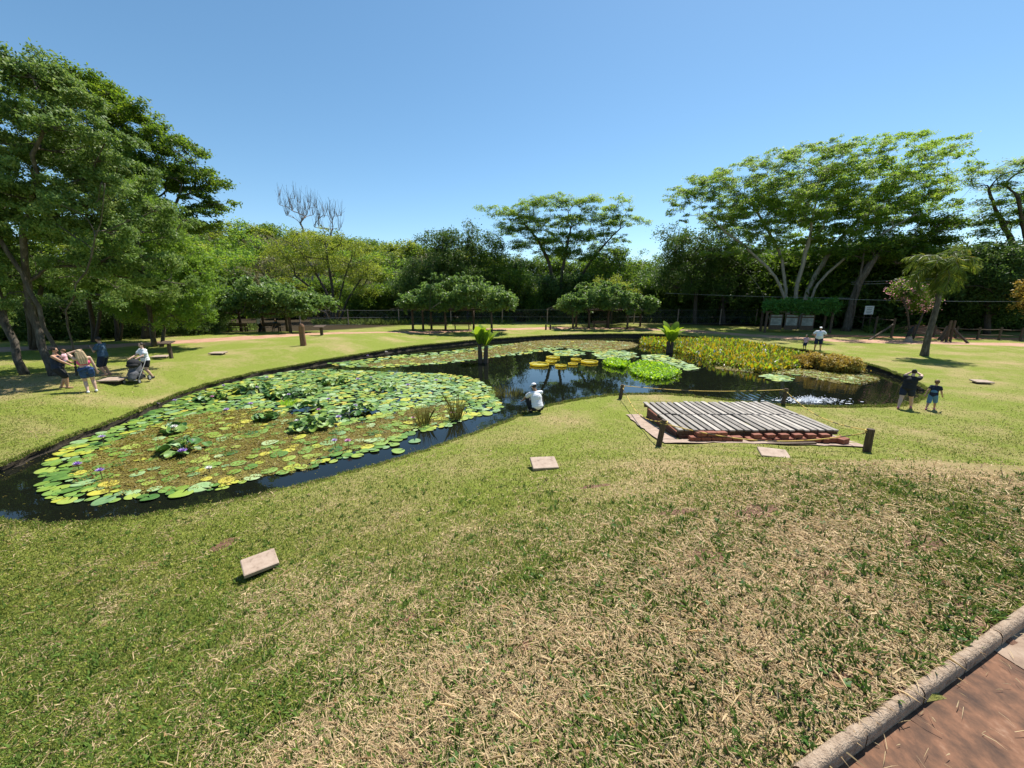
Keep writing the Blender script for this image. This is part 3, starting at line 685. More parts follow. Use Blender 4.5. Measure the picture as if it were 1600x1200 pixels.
for i, (x, Y, lb) in enumerate(((40, 24, [(30, 405, 60, 26), (80, 425, 50, 22), (-20, 415, 50, 26)]), (140, 28, [(130, 440, 50, 18), (165, 430, 44, 20), (100, 450, 40, 14)]), (-60, 22, [(-70, 400, 80, 36), (-40, 430, 60, 24)]), (178, 29, [(170, 440, 50, 26), (200, 455, 40, 20)]))):
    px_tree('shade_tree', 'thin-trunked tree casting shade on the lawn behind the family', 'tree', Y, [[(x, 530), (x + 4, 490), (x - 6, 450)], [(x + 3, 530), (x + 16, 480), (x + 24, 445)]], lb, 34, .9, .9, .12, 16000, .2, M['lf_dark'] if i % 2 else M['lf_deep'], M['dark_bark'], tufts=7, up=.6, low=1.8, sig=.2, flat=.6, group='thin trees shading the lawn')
# --- middle of the far side
px_tree('tree', 'wide yellow-green tree with many thin bare stems showing, behind the wire fence', 'tree', 63,
    [[(520, 500), (512, 460), (490, 420), (470, 395)], [(522, 500), (520, 450), (512, 410), (508, 375)], [(526, 500), (532, 455), (545, 415), (552, 390)], [(530, 500), (545, 465), (568, 430)], [(516, 500), (500, 462), (462, 430)]],
    [(505, 375, 55, 18), (465, 395, 38, 20), (548, 395, 40, 20), (448, 425, 26, 18), (566, 425, 24, 22), (505, 408, 70, 18), (570, 455, 18, 16), (440, 450, 14, 12)],
    80, 1.5, 1.35, .2, 22000, .26, M['lf_yellow'], M['dark_bark'], flat=.5, tufts=8, up=.6, low=4, sig=.3)
LWd = lobes_world([(450, 325, 18, 26), (478, 335, 26, 22), (512, 345, 26, 20), (530, 335, 8, 18)], 80)
Cd = fill_lobes(LWd, 46, 1.2, .6)
dt = tree('dead_tree', 'bare leafless tree with upright grey twigs above the yellow-green tree', 'tree', at(490, 80), [[at(490, 80), PY(488, 420, 80), PY(482, 380, 80), PY(470, 350, 80)], [at(492, 80), PY(500, 410, 80.5), PY(515, 375, 80)]], Cd, np.full(len(Cd), 1.), .17, 0, .1, None, M['dry_twig'], low=6)
tw = MB()
for c_ in Cd:
    for k_ in range(7):
        e_ = c_ + np.array([rng.normal(0, .5), rng.normal(0, .5), rng.uniform(.8, 3.4)]) - np.array(dt.location); a_ = c_ - np.array(dt.location)
        tw.tube([a_, (a_ + e_) / 2 + rng.normal(0, .12, 3), e_], [.03, .022, .012], 3, cap=False)
tw.build('twigs', M['dry_twig'], dt)

# --- individual crowns up the wooded hill (copies of five grown trees)
def proto(seed, lm, bk, h=9., wd=4.2, n=9000, leaf=.42, flat=.75, ncl=34, gr='trees on the wooded hillside', lab='x'):
    base = np.array([0, 0, 0.]); LW = [(np.array([0, 0, h * .66]), np.array([wd * .9, wd * .9, h * .3])), (np.array([wd * .4, 0, h * .5]), np.array([wd * .6, wd * .6, h * .25])), (np.array([-wd * .45, .5, h * .5]), np.array([wd * .6, wd * .6, h * .28])), (np.array([0, -wd * .3, h * .38]), np.array([wd * .8, wd * .6, h * .22])), (np.array([0, 0, h * .17]), np.array([wd * .8, wd * .8, h * .14]))]
    C = fill_lobes(LW, ncl, 1.1, .35)
    return tree('hill_tree', lab, 'tree', base, [[base - np.array([0, 0, .5]), np.array([.1, 0, h * .2]), np.array([0, .1, h * .5])]], C, 1.25 * rng.uniform(.75, 1.3, len(C)), .2, n, leaf, lm, bk, flat=flat, tufts=8, up=.55, group=gr, low=.8, twigs=False)
labs = ['bright lime crown on the wooded hillside behind the fence', 'deep green crown on the wooded hillside behind the fence', 'dry olive-brown crown on the wooded hillside behind the fence', 'yellow-green crown on the wooded hillside behind the fence', 'dark green crown on the wooded hillside behind the fence']
protos = [proto(1, M['lf_lime'], M['bark'], lab=labs[0]), proto(2, M['lf_deep'], M['dark_bark'], lab=labs[1], wd=4.8), proto(3, M['lf_brown'], M['dry_twig'], lab=labs[2], n=5200, flat=.6), proto(4, M['lf_yellow'], M['bark'], lab=labs[3], flat=.6), proto(5, M['lf_dark'], M['dark_bark'], lab=labs[4], h=10, wd=4.0)]
hl = []
tops = [(100, 335), (250, 338), (300, 336), (370, 338), (420, 345), (480, 356), (560, 366), (640, 376), (720, 385), (850, 400), (1000, 405), (1200, 410), (1650, 420)]
tx, ty = zip(*tops)
for Y, x0, x1, st, dt_, kinds in ((150, 180, 1020, 22, 0, [1, 4, 1, 0, 3]), (118, 190, 740, 26, 22, [0, 3, 1, 2, 0, 4]), (92, 200, 720, 32, 46, [3, 2, 0, 2, 1, 0]), (76, 240, 640, 34, 72, [2, 1, 0, 3, 2])):
    x = x0
    while x < x1:
        hl.append((x + random.uniform(-8, 8), np.interp(x, tx, ty) + dt_ + random.uniform(-5, 7), Y + random.uniform(-5, 5), random.choice(kinds))); x += st * random.uniform(.75, 1.15)
used = set()
for x, top, Y, k_ in hl:
    p = at(x, Y); zt = PY(x, top, Y)[2]; s = (zt - p[2]) / (9.0 if k_ != 4 else 10)
    if s < .35: continue
    s = min(s, 2.6)
    o = protos[k_] if k_ not in used else copy_thing(protos[k_]); used.add(k_)
    o.location = p; o.rotation_euler = (0, 0, random.uniform(0, 6.28)); o.scale = (s * random.uniform(.95, 1.25), s * random.uniform(.95, 1.25), s)
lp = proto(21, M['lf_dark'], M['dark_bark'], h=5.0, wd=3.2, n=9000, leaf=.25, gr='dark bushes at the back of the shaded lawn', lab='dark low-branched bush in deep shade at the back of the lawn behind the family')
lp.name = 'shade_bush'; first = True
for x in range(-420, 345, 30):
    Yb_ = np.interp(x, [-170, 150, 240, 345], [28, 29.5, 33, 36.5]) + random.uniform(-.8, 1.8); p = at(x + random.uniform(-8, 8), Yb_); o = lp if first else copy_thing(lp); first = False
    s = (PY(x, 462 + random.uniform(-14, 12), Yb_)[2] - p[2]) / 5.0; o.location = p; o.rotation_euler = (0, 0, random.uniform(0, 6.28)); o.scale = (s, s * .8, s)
# --- dark shrubs and trees behind the fence fill the space under the crowns
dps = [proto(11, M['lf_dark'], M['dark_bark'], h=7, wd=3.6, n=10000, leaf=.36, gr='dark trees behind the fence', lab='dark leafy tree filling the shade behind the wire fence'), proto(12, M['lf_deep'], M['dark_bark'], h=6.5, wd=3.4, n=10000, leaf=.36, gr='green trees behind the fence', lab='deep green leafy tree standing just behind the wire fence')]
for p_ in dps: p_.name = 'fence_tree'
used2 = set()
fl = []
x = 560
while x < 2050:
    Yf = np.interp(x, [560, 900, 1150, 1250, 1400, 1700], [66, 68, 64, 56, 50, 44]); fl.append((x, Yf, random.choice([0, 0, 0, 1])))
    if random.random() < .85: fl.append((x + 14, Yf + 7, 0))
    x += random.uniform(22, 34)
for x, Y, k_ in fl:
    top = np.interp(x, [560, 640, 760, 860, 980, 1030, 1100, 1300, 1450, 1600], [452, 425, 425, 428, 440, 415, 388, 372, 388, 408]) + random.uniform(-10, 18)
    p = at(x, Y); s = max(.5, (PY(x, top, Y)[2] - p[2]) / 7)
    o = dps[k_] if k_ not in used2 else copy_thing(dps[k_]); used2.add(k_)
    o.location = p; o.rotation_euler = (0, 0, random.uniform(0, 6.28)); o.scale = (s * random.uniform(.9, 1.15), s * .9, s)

px_tree('tree', 'dense blackish green tree with two pointed tops behind the middle vine pergola', 'tree', 64,
    [[(690, 500), (692, 450), (690, 400)], [(730, 500), (736, 440), (738, 390)]],
    [(684, 372, 26, 28), (737, 370, 26, 26), (712, 395, 40, 26), (668, 415, 34, 30), (720, 430, 55, 34), (655, 450, 34, 28), (690, 465, 50, 28)],
    85, 1.3, 1.4, .3, 42000, .3, M['lf_dark'], M['dark_bark'], tufts=9, up=.4, shell=.35, low=1)
px_tree('tree', 'brownish green rounded tree between the blackish tree and the flat-topped tree', 'tree', 66,
    [[(775, 500), (776, 450), (772, 410)]], [(772, 395, 26, 22), (765, 430, 36, 30), (795, 440, 32, 28)], 40, 1.3, 1.35, .22, 17000, .3, M['lf_deep'], M['dark_bark'], tufts=8, up=.5, low=1)
px_tree('tree', 'airy flat-topped tree with feathery layered crown against the sky, near the far fence', 'tree', 68,
    [[(868, 500), (866, 450), (858, 410), (838, 370), (815, 345)], [(872, 500), (876, 440), (884, 395), (893, 350)], [(878, 500), (896, 450), (925, 405), (960, 365), (985, 345)], [(880, 500), (905, 460), (950, 420), (965, 400)]],
    [(768, 330, 20, 7), (795, 334, 34, 10), (838, 318, 40, 10), (880, 314, 36, 9), (920, 318, 34, 10), (960, 322, 26, 9), (972, 311, 14, 7), (990, 345, 20, 6), (945, 345, 40, 11), (890, 342, 44, 11), (838, 346, 40, 11), (800, 358, 30, 9), (850, 372, 40, 10), (910, 372, 45, 11), (960, 372, 28, 9), (870, 396, 40, 9), (930, 398, 40, 11), (815, 382, 26, 8)],
    300, .9, 1.15, .28, 72000, .26, M['lf_feather'], M['dark_bark'], flat=.36, tufts=7, up=.95, low=6, sig=.23, spread=.7, shell=.6, expo=.72, fat=1.3)
px_tree('tree', 'round green tree under the right end of the flat-topped tree', 'tree', 64, [[(955, 500), (956, 450), (952, 420)]],
    [(960, 412, 24, 20), (940, 440, 40, 26), (970, 445, 24, 26)], 36, 1.2, 1.3, .2, 15000, .3, M['lf_deep'], M['dark_bark'], tufts=8, low=1)
px_tree('bush', 'pale yellow-green bush rising behind the third vine pergola', 'bush', 58, [[(955, 500), (956, 478), (950, 460)]],
    [(952, 452, 28, 16), (935, 462, 25, 14), (975, 460, 20, 14)], 30, .8, .8, .1, 11000, .24, M['lf_yellow'], M['bark'], tufts=7, low=.3)
px_tree('tree', 'small dark tree in the sky gap between the flat-topped tree and the great umbrella tree', 'tree', 78, [[(1005, 490), (1004, 450), (1006, 420)]],
    [(1004, 415, 20, 16), (1022, 425, 26, 24), (995, 445, 34, 24), (1010, 460, 40, 20)], 36, 1.3, 1.4, .2, 14000, .32, M['lf_deep'], M['dark_bark'], tufts=8, low=1)
px_tree('tree', 'dense dark tree under the low end of the great umbrella tree', 'tree', 58, [[(1085, 505), (1088, 450), (1080, 410)], [(1130, 505), (1128, 450), (1135, 410)]],
    [(1060, 385, 32, 24), (1110, 390, 45, 26), (1150, 410, 40, 30), (1070, 430, 45, 34), (1130, 450, 60, 34)], 90, 1.25, 1.35, .3, 42000, .3, M['lf_dark'], M['dark_bark'], tufts=9, up=.4, shell=.35, low=1.2)
# --- great umbrella tree at the right
px_tree('tree', 'great umbrella tree with five pale spreading trunks behind the ivy-topped notice shelter', 'tree', 50,
    [[(1230, 512), (1228, 470), (1212, 430), (1168, 388), (1128, 358), (1100, 330)], [(1234, 512), (1227, 445), (1222, 402), (1192, 345), (1165, 305)],
     [(1241, 512), (1244, 445), (1262, 385), (1272, 330), (1280, 275)], [(1250, 512), (1262, 452), (1300, 388), (1352, 330), (1410, 270), (1450, 240)],
     [(1258, 512), (1274, 445), (1320, 402), (1372, 370), (1425, 338)], [(1206, 512), (1190, 452), (1152, 408), (1122, 394)]],
    [(1075, 300, 30, 15), (1110, 276, 30, 11), (1070, 332, 26, 11), (1150, 290, 42, 16), (1200, 255, 45, 13), (1250, 238, 45, 12), (1310, 232, 45, 13), (1365, 222, 45, 12), (1420, 212, 40, 10), (1470, 220, 40, 9), (1500, 236, 22, 7), (1450, 252, 52, 12), (1395, 262, 62, 15), (1320, 272, 60, 16), (1245, 280, 56, 16), (1190, 315, 52, 16), (1255, 325, 60, 16), (1330, 320, 60, 18), (1400, 308, 56, 18), (1462, 290, 42, 15), (1140, 345, 40, 14), (1210, 360, 56, 14), (1350, 362, 50, 15), (1430, 345, 46, 16), (1120, 388, 40, 9), (1290, 372, 50, 14), (1475, 325, 26, 14), (1300, 290, 190, 42), (1250, 340, 170, 30), (1400, 330, 95, 34), (1150, 318, 80, 30), (1090, 300, 42, 28), (1185, 385, 50, 14), (1330, 395, 50, 16), (1250, 400, 40, 10)],
    680, .8, .95, .27, 215000, .22, M['lf_feather'], M['pale_bark'], flat=.42, tufts=7, up=.9, low=5, sig=.22, spread=.75, shell=.5, sides=7, sdy=1.2, expo=.85, fat=1.5)
px_tree('tree', 'grey-trunked tree leaning towards the palm, just past the notice shelter', 'tree', 45,
    [[(1322, 526), (1334, 462), (1350, 425), (1372, 395), (1398, 365)], [(1330, 526), (1338, 462), (1346, 420), (1352, 385)]],
    [(1400, 385, 48, 16), (1450, 372, 36, 18), (1360, 392, 40, 14), (1430, 402, 44, 16), (1470, 352, 20, 16)],
    60, 1.0, 1.05, .36, 24000, .26, M['lf_deep'], M['bark'], flat=.4, tufts=8, up=1., low=4.2)
px_tree('tree', 'thin flat-topped tree with dark open branches at the far right edge', 'tree', 46,
    [[(1612, 515), (1598, 430), (1584, 385), (1562, 340), (1545, 300)], [(1616, 515), (1606, 425), (1604, 370), (1590, 310)], [(1620, 515), (1640, 420), (1660, 340)]],
    [(1548, 272, 34, 9), (1590, 262, 36, 9), (1640, 260, 40, 12), (1525, 290, 20, 7), (1570, 292, 40, 9), (1555, 318, 36, 9), (1610, 305, 40, 12), (1545, 345, 30, 9), (1590, 340, 34, 10), (1660, 310, 40, 20), (1535, 365, 22, 6)],
    95, .95, 1.0, .26, 21000, .27, M['lf_feather'], M['dark_bark'], flat=.32, tufts=7, up=1.2, low=5, spread=.6, expo=.72, fat=1.25)
px_tree('tree', 'dark rounded tree right of the palm under the flat-topped tree', 'tree', 41, [[(1545, 522), (1546, 480), (1540, 440)]],
    [(1540, 405, 40, 22), (1575, 415, 40, 26), (1530, 440, 40, 26), (1590, 450, 50, 26), (1560, 470, 50, 24)], 60, 1.1, 1.15, .24, 30000, .27, M['lf_dark'], M['dark_bark'], tufts=9, low=1.4, shell=.35)
px_tree('bush', 'pink flowering bush with pale blossoms behind the palm trunk', 'bush', 36, [[(1425, 530), (1422, 500), (1415, 475)], [(1430, 530), (1440, 495), (1446, 475)]],
    [(1418, 455, 24, 16), (1440, 468, 24, 14), (1402, 448, 10, 6)], 26, .6, .6, .07, 3600, .2, M['lf_deep'], M['dark_bark'], tufts=6, low=.6, extra=[('blossoms', 750, .15, M['petal_pink'])])
px_tree('bush', 'orange-leaved bush at the far right edge of the lawn', 'bush', 36, [[(1618, 530), (1620, 490), (1616, 460)]],
    [(1622, 445, 18, 18), (1616, 472, 13, 13), (1645, 455, 22, 22)], 26, .7, .7, .08, 9000, .22, M['lf_orange'], M['dark_bark'], tufts=7, low=.4)

# --- palm on the right-hand lawn
def palm():
    Y = 27.0; base = G(1444, 556); Y = base[1]
    root = empty('palm_tree', base); tag(root, 'feathery palm with leaning grey trunk and drooping fronds on the right-hand lawn', 'palm tree')
    pts_ = [base - np.array([0, 0, .1]), PY(1449, 530, Y), PY(1457, 503, Y + .1), PY(1465, 474, Y + .2), PY(1470, 445, Y + .3), PY(1472, 418, Y + .3)]
    P = np.array(pts_); t = np.linspace(0, 5, 26); c = np.stack([np.interp(t, np.arange(6), P[:, j]) for j in range(3)], 1) - base
    for _ in range(3): c[1:-1] = (c[:-2] + 2 * c[1:-1] + c[2:]) / 4
    r = np.interp(t, [0, .6, 2, 3.5, 5], [.25, .19, .165, .14, .1]) * (1 + .05 * (np.arange(26) % 2))
    mb = MB(); mb.tube(c, r, 10); mb.build('trunk', M['bark'], root, smooth=True)
    top = c[-1]; Q = []; rach = MB()
    for k_ in range(26):
        az_ = k_ * 2.399 + rng.uniform(-.35, .35); e0 = np.interp(k_, [0, 19, 25], [1.55, .5, -.9]) + rng.uniform(-.2, .2); Lf = rng.uniform(1.6, 2.4)
        p = top.copy(); e_ = e0; line = [p.copy()]
        for s in range(12):
            e_ -= (.11 + .03 * (k_ / 25) + rng.uniform(-.06, .06)) * (1 + s * .06); d_ = np.array([math.cos(az_) * math.cos(e_), math.sin(az_) * math.cos(e_), math.sin(e_)]); p = p + d_ * Lf / 12; line.append(p.copy())
        rach.tube(line, np.linspace(.03, .008, 13), 4, cap=False)
        line = np.array(line); sd = np.array([-math.sin(az_), math.cos(az_), 0])
        for s in np.linspace(.6, 12, 46):
            i = min(11, int(s)); fr = s - i; q = line[i] * (1 - fr) + line[min(12, i + 1)] * fr; tg = line[i + 1] - line[i]; tg /= np.linalg.norm(tg)
            ll = .72 * math.sin(math.pi * min(1, (s + 1.2) / 14)) ** .7 + .08
            for sg in (-1, 1):
                d_ = sd * sg * .75 + tg * .55 + np.array([0, 0, -.75 + rng.uniform(-.8, 1.0)]); d_ /= np.linalg.norm(d_); b_ = np.cross(d_, rand_unit(1)[0]); b_ /= np.linalg.norm(b_)
                Q.append([q, q + d_ * ll * .4 + b_ * .03, q + d_ * ll + np.array([0, 0, -.12 * ll]), q + d_ * ll * .4 - b_ * .03])
    fr = obj_mesh('fronds', quads_mesh('fronds', Q, M['lf_palm']), root); rach.build('frond_stems', M['bark'], root)
palm()

# --- undergrowth along the fence: tall pale grass
P = []
for (x0, x1, n_, Ya, Yb) in ((490, 640, 2600, 56, 60), (640, 800, 900, 58, 62), (300, 400, 900, 45, 50), (1355, 1420, 700, 42, 47), (820, 1150, 500, 60, 64)):
    for _ in range(n_):
        Yy = random.uniform(Ya, Yb); P.append(at(random.uniform(x0, x1), Yy)[:2])
P = np.array(P); n_ = len(P); Qg, Cg = blades(P, np.full(n_, 50.), rng.uniform(.5, 1.25, n_), rng.uniform(.05, .1, n_), np.zeros(n_, bool), np.array([[.16, .22, .045]]) * rng.uniform(.5, 1.25, (n_, 1)))
o = obj_mesh('undergrowth', quads_mesh('undergrowth', Qg, M['blade'], col=Cg)); o['kind'] = 'stuff'
# ------------------------------------------------------------------ pond plants
def poly0(pp, z=0.0): return np.array([PZ(x, y, z)[:2] for x, y in pp])
R1 = poly0([(60,757),(75,725),(100,703),(150,680),(200,662),(245,640),(290,618),(340,604),(400,590),(450,581),(505,577),(560,580),(640,583),(700,585),(744,592),(765,606),(781,627),(784,639),(772,646),(755,649),(725,657),(700,668),(665,674),(642,679),(612,700),(574,710),(540,716),(500,728),(450,738),(395,747),(360,762),(310,771),(245,783),(155,787),(82,783)])
R2 = poly0([(512,569),(560,563),(620,556),(700,549),(760,541),(830,535),(900,532),(960,533),(985,539),(960,549),(927,551),(882,544),(847,550),(800,556),(740,563),(680,570),(600,575),(540,574)])
R3 = poly0([(926,553),(960,548),(990,551),(996,558),(970,564),(935,560)])
R4 = poly0([(1004,556),(1030,553),(1060,562),(1092,576),(1080,580),(1040,568),(1008,563)])
R6 = poly0([(1186,586),(1215,586),(1239,592),(1229,597),(1200,594)])
R7 = poly0([(1251,577),(1290,582),(1347,585),(1369,592),(1334,600),(1292,595),(1255,587),(1150,580),(1120,573)])
R8 = poly0([(858,549),(890,547),(915,552),(905,557),(870,556)])
W1 = poly0([(120,735),(180,692),(240,667),(300,650),(380,640),(460,650),(520,668),(590,655),(640,640),(700,632),(690,660),(640,672),(600,690),(560,703),(510,713),(480,733),(420,742),(350,756),(260,766),(170,768)])
W2 = poly0([(830,533.5),(900,531.5),(985,535),(988,543),(940,549),(900,545),(860,543),(800,553),(740,561),(650,569),(560,573),(620,561),(720,552)])
WEEDS = [W1, W2, R7]
# mats of fine floating weed: a ragged skin on the water and loose sprigs on it
M['weedmat'] = mat_noise('brown_olive_weed', [(.3, (.03, .026, .008)), (.48, (.12, .095, .022)), (.62, (.2, .155, .035)), (.8, (.17, .19, .045))], scale=3.5, detail=9, rough=.9, bump=.8, bscale=30, dist=.03)
M['sprig'] = mat_leaf('floating_sprig', [(0, (.10, .08, .018)), (.45, (.22, .17, .035)), (.8, (.2, .21, .04)), (1, (.30, .27, .06))], trans=.2, pscale=1.2)
v = []; f = []
for W in WEEDS:
    P = catmull(W, .25); P += rng.normal(0, .10, P.shape); n_ = len(P); ext = P.max(0) - P.min(0)
    inner = P.min(0) + rng.random((int(ext[0] * ext[1] * 3), 2)) * ext; inner = inner[in_poly(inner, P)]
    inner = inner[dist_poly(inner, P) > .15]
    r_ = geometry.delaunay_2d_cdt([Vector(p) for p in np.concatenate([P, inner])], [], [list(range(n_))], 1, 1e-6)
    b0 = len(v); v += [(p[0], p[1], .006 + random.uniform(0, .008)) for p in r_[0]]; f += [tuple(i + b0 for i in q) for q in r_[2]]
o = obj_from('floating_weed', v, f, M['weedmat'], smooth=True); o['kind'] = 'stuff'
Q = []
for W, n_ in zip(WEEDS, (42000, 17000, 7000)):
    ext = W.max(0) - W.min(0); p = W.min(0) - .2 + rng.random((n_ * 2, 2)) * (ext + .4); p = p[in_poly(p, W) | (dist_poly(p, catmull(W, .4)) < .15)][:n_]
    c = np.concatenate([p, rng.uniform(.008, .045, (len(p), 1))], 1); nm = rand_unit(len(p)) * .6 + np.array([0, 0, 1.]); nm /= np.linalg.norm(nm, axis=1)[:, None]
    Lx = rng.uniform(.03, .085, len(p)) * np.clip(np.hypot(p[:, 0], p[:, 1]) / 14, .8, 2.2); Q.append(leaf_quads(c, nm, Lx, Lx * .5))
o = obj_mesh('weed_sprigs', quads_mesh('weed_sprigs', np.concatenate(Q), M['sprig'])); o['kind'] = 'stuff'

# flecks of debris drifting along the margins
ii = rng.integers(0, nS, 2600); p = SHORE[ii] + inw[ii] * (.1 + np.abs(rng.normal(0, .35, (2600, 1)))) + rng.normal(0, .1, (2600, 2)); c = np.concatenate([p, np.full((2600, 1), .005)], 1); c[:, 2] += rng.uniform(0, .004, 2600)
o = obj_mesh('floating_debris', quads_mesh('floating_debris', leaf_quads(c, np.tile([0, 0, 1.], (2600, 1)) + rand_unit(2600) * .08, rng.uniform(.015, .07, 2600), rng.uniform(.006, .025, 2600)), M['sprig'])); o['kind'] = 'stuff'
# lily pads
def mat_pad(name, stops, rough=.48):
    m, nt, b, out = mat_new(name); L = nt.links
    oi = N(nt, 'ShaderNodeObjectInfo'); g = N(nt, 'ShaderNodeNewGeometry')
    n = N(nt, 'ShaderNodeTexNoise'); n.inputs['Scale'].default_value = 9; n.inputs['Detail'].default_value = 4; L.new(g.outputs['Position'], n.inputs['Vector'])
    n2 = N(nt, 'ShaderNodeTexNoise'); n2.inputs['Scale'].default_value = .6; L.new(g.outputs['Position'], n2.inputs['Vector'])
    a_ = N(nt, 'ShaderNodeMath', operation='ADD'); L.new(oi.outputs['Random'], a_.inputs[0]); L.new(g.outputs['Random Per Island'], a_.inputs[1])
    fr = N(nt, 'ShaderNodeMath', operation='FRACT'); L.new(a_.outputs[0], fr.inputs[0])
    m1 = N(nt, 'ShaderNodeMath', operation='MULTIPLY_ADD'); m1.inputs[1].default_value = .55; L.new(fr.outputs[0], m1.inputs[0])
    m2 = N(nt, 'ShaderNodeMath', operation='MULTIPLY_ADD'); m2.inputs[1].default_value = .5; m2.inputs[2].default_value = -.03; L.new(n.outputs['Fac'], m2.inputs[0]); L.new(m2.outputs[0], m1.inputs[2])
    r = ramp(nt, stops); L.new(m1.outputs[0], r.inputs['Fac'])
    n3 = N(nt, 'ShaderNodeTexNoise'); n3.inputs['Scale'].default_value = 5.5; n3.inputs['Detail'].default_value = 6; n3.inputs['Roughness'].default_value = .7; L.new(g.outputs['Position'], n3.inputs['Vector'])
    rs = ramp(nt, [(.6, (0, 0, 0)), (.7, (1, 1, 1))]); L.new(n3.outputs['Fac'], rs.inputs['Fac'])
    mb_ = N(nt, 'ShaderNodeMix'); mb_.data_type = 'RGBA'; L.new(rs.outputs['Color'], mb_.inputs['Factor']); L.new(r.outputs['Color'], mb_.inputs['A']); mb_.inputs['B'].default_value = (.22, .15, .045, 1)
    L.new(mb_.outputs['Result'], b.inputs['Base Color'])
    b.inputs['Roughness'].default_value = rough; b.inputs['Specular IOR Level'].default_value = .3
    bp = N(nt, 'ShaderNodeBump'); bp.inputs['Strength'].default_value = .35; bp.inputs['Distance'].default_value = .02; L.new(n.outputs['Fac'], bp.inputs['Height']); L.new(bp.outputs['Normal'], b.inputs['Normal'])
    return m
PM = [mat_pad('green_pad', [(.1, (.045, .11, .02)), (.5, (.12, .225, .04)), (.9, (.24, .33, .07))]),
      mat_pad('lime_pad', [(.1, (.11, .2, .028)), (.5, (.2, .29, .04)), (.9, (.31, .36, .075))]),
      mat_pad('yellow_pad', [(.1, (.24, .3, .035)), (.55, (.4, .4, .05)), (.9, (.42, .31, .06))]),
      mat_pad('sea_green_pad', [(.1, (.08, .17, .07)), (.5, (.22, .34, .14)), (.9, (.38, .45, .22))]),
      mat_pad('dark_pad', [(.1, (.02, .07, .015)), (.6, (.05, .13, .028)), (.95, (.12, .2, .05))], rough=.45)]
PN = ['green', 'lime green', 'yellow', 'pale sea-green', 'dark green']
def pad_shape(seed, curl):
    rr = np.random.default_rng(seed); n_ = 20; notch = .16; ang = np.linspace(notch, 2 * np.pi - notch, n_)
    rj = 1 + .035 * np.sin(ang * 3 + seed) + rr.normal(0, .012, n_)
    cup = curl * (.6 + .4 * np.sin(ang * 2 + seed))
    v = [(.08, 0, 0)]
    for rad_, zz in ((.55, .02), (.92, .035), (1.0, 0)):
        for a_, j_, c_ in zip(ang, rj, cup): v.append((rad_ * j_ * np.cos(a_), rad_ * j_ * np.sin(a_), (zz + (c_ * rad_ ** 3)) ))
    for a_, j_, c_ in zip(ang, rj, cup): v.append((.97 * j_ * np.cos(a_), .97 * j_ * np.sin(a_), c_ - .035))
    f = [(0, 1 + i, 2 + i) for i in range(n_ - 1)]
    for k_ in range(3): f += [(1 + k_ * n_ + i, 1 + (k_ + 1) * n_ + i, 2 + (k_ + 1) * n_ + i, 2 + k_ * n_ + i) for i in range(n_ - 1)]
    return np.array(v), f
SH = [pad_shape(1, .03), pad_shape(2, .06), pad_shape(3, .12), pad_shape(4, .0), pad_shape(5, .38), pad_shape(6, .55)]
cells = {}
def free(p, r, k_=.78):
    cx, cy = int(p[0] // .6), int(p[1] // .6)
    for i in (-1, 0, 1):
        for j in (-1, 0, 1):
            for q, rq in cells.get((cx + i, cy + j), ()):
                if (q[0] - p[0]) ** 2 + (q[1] - p[1]) ** 2 < (k_ * (r + rq)) ** 2: return False
    return True
CL = [(poly0([c])[0], s * .68) for c, s in (((285, 705), 1.0), ((455, 618), 1.6), ((490, 668), 1.2), ((560, 645), 1.0), ((420, 655), .8), ((390, 612), 1.3), ((330, 625), 1.0), ((520, 600), 1.2), ((270, 676), .6), ((600, 610), .9), ((480, 640), .9), ((630, 552), 1.2))]
pads = []
def add_pads(poly, n, rmin, rmax, weed=None, kinds=(.42, .2, .11, .15, .12), yel=None):
    ext = poly.max(0) - poly.min(0); p = poly.min(0) + rng.random((n, 2)) * ext; ok = in_poly(p, poly); inw_ = in_poly(p, weed) if weed is not None else np.zeros(n, bool)
    for q, o_, w_ in zip(p, ok, inw_):
        if not o_: continue
        cl = max([1 - np.hypot(*(q - c)) / s for c, s in CL])
        if w_ and cl < .15 and random.random() > .075: continue
        r = random.uniform(rmin, rmax) * random.choice([1, 1, 1, .85, .62, .5])
        rs = cl > .12 and random.random() < .85
        if rs: r = random.uniform(.09, .17)
        if not free(q, r, .45 if rs else random.choice([.6, .72, .8])): continue
        cells.setdefault((int(q[0] // .6), int(q[1] // .6)), []).append((q, r))
        t_ = math.sin(q[0] * .9 + 1) * math.sin(q[1] * .8 + .4) + random.gauss(0, .5)
        kd = list(kinds)
        if t_ > .55: kd = [.2, .3, .36, .08, .0]
        if q[1] > 14 and q[0] > -7 and t_ < .2: kd = [.3, .2, .1, .5, .0]
        k_ = random.choices(range(5), kd)[0]
        if rs: k_ = random.choices(range(5), (.45, .15, .04, .12, .3))[0]
        pads.append((q, r, k_, rs, cl))
add_pads(R1, 30000, .13, .235, W1)
add_pads(R2, 12000, .16, .25, W2, (.3, .3, .2, .2, 0))
add_pads(R3, 2500, .18, .26, None, (.2, .1, .1, .6, 0)); add_pads(R4, 2500, .18, .28, None, (.2, .2, .1, .5, 0)); add_pads(R6, 1200, .18, .28); add_pads(R8, 800, .2, .3, None, (.2, .1, 0, .7, 0)); add_pads(R7, 500, .15, .25)
for (x, y) in ((648,690),(622,706),(600,697),(690,667),(735,655),(540,706),(300,768),(395,747),(232,784),(100,740),(128,640)):
    q = poly0([(x, y)])[0]
    if free(q, .19, .8): pads.append((q, .19, random.choice([0, 1, 3]), False, 0))
pads.sort(key=lambda t: -t[1] / np.hypot(t[0][0], t[0][1]) ** 1.5)
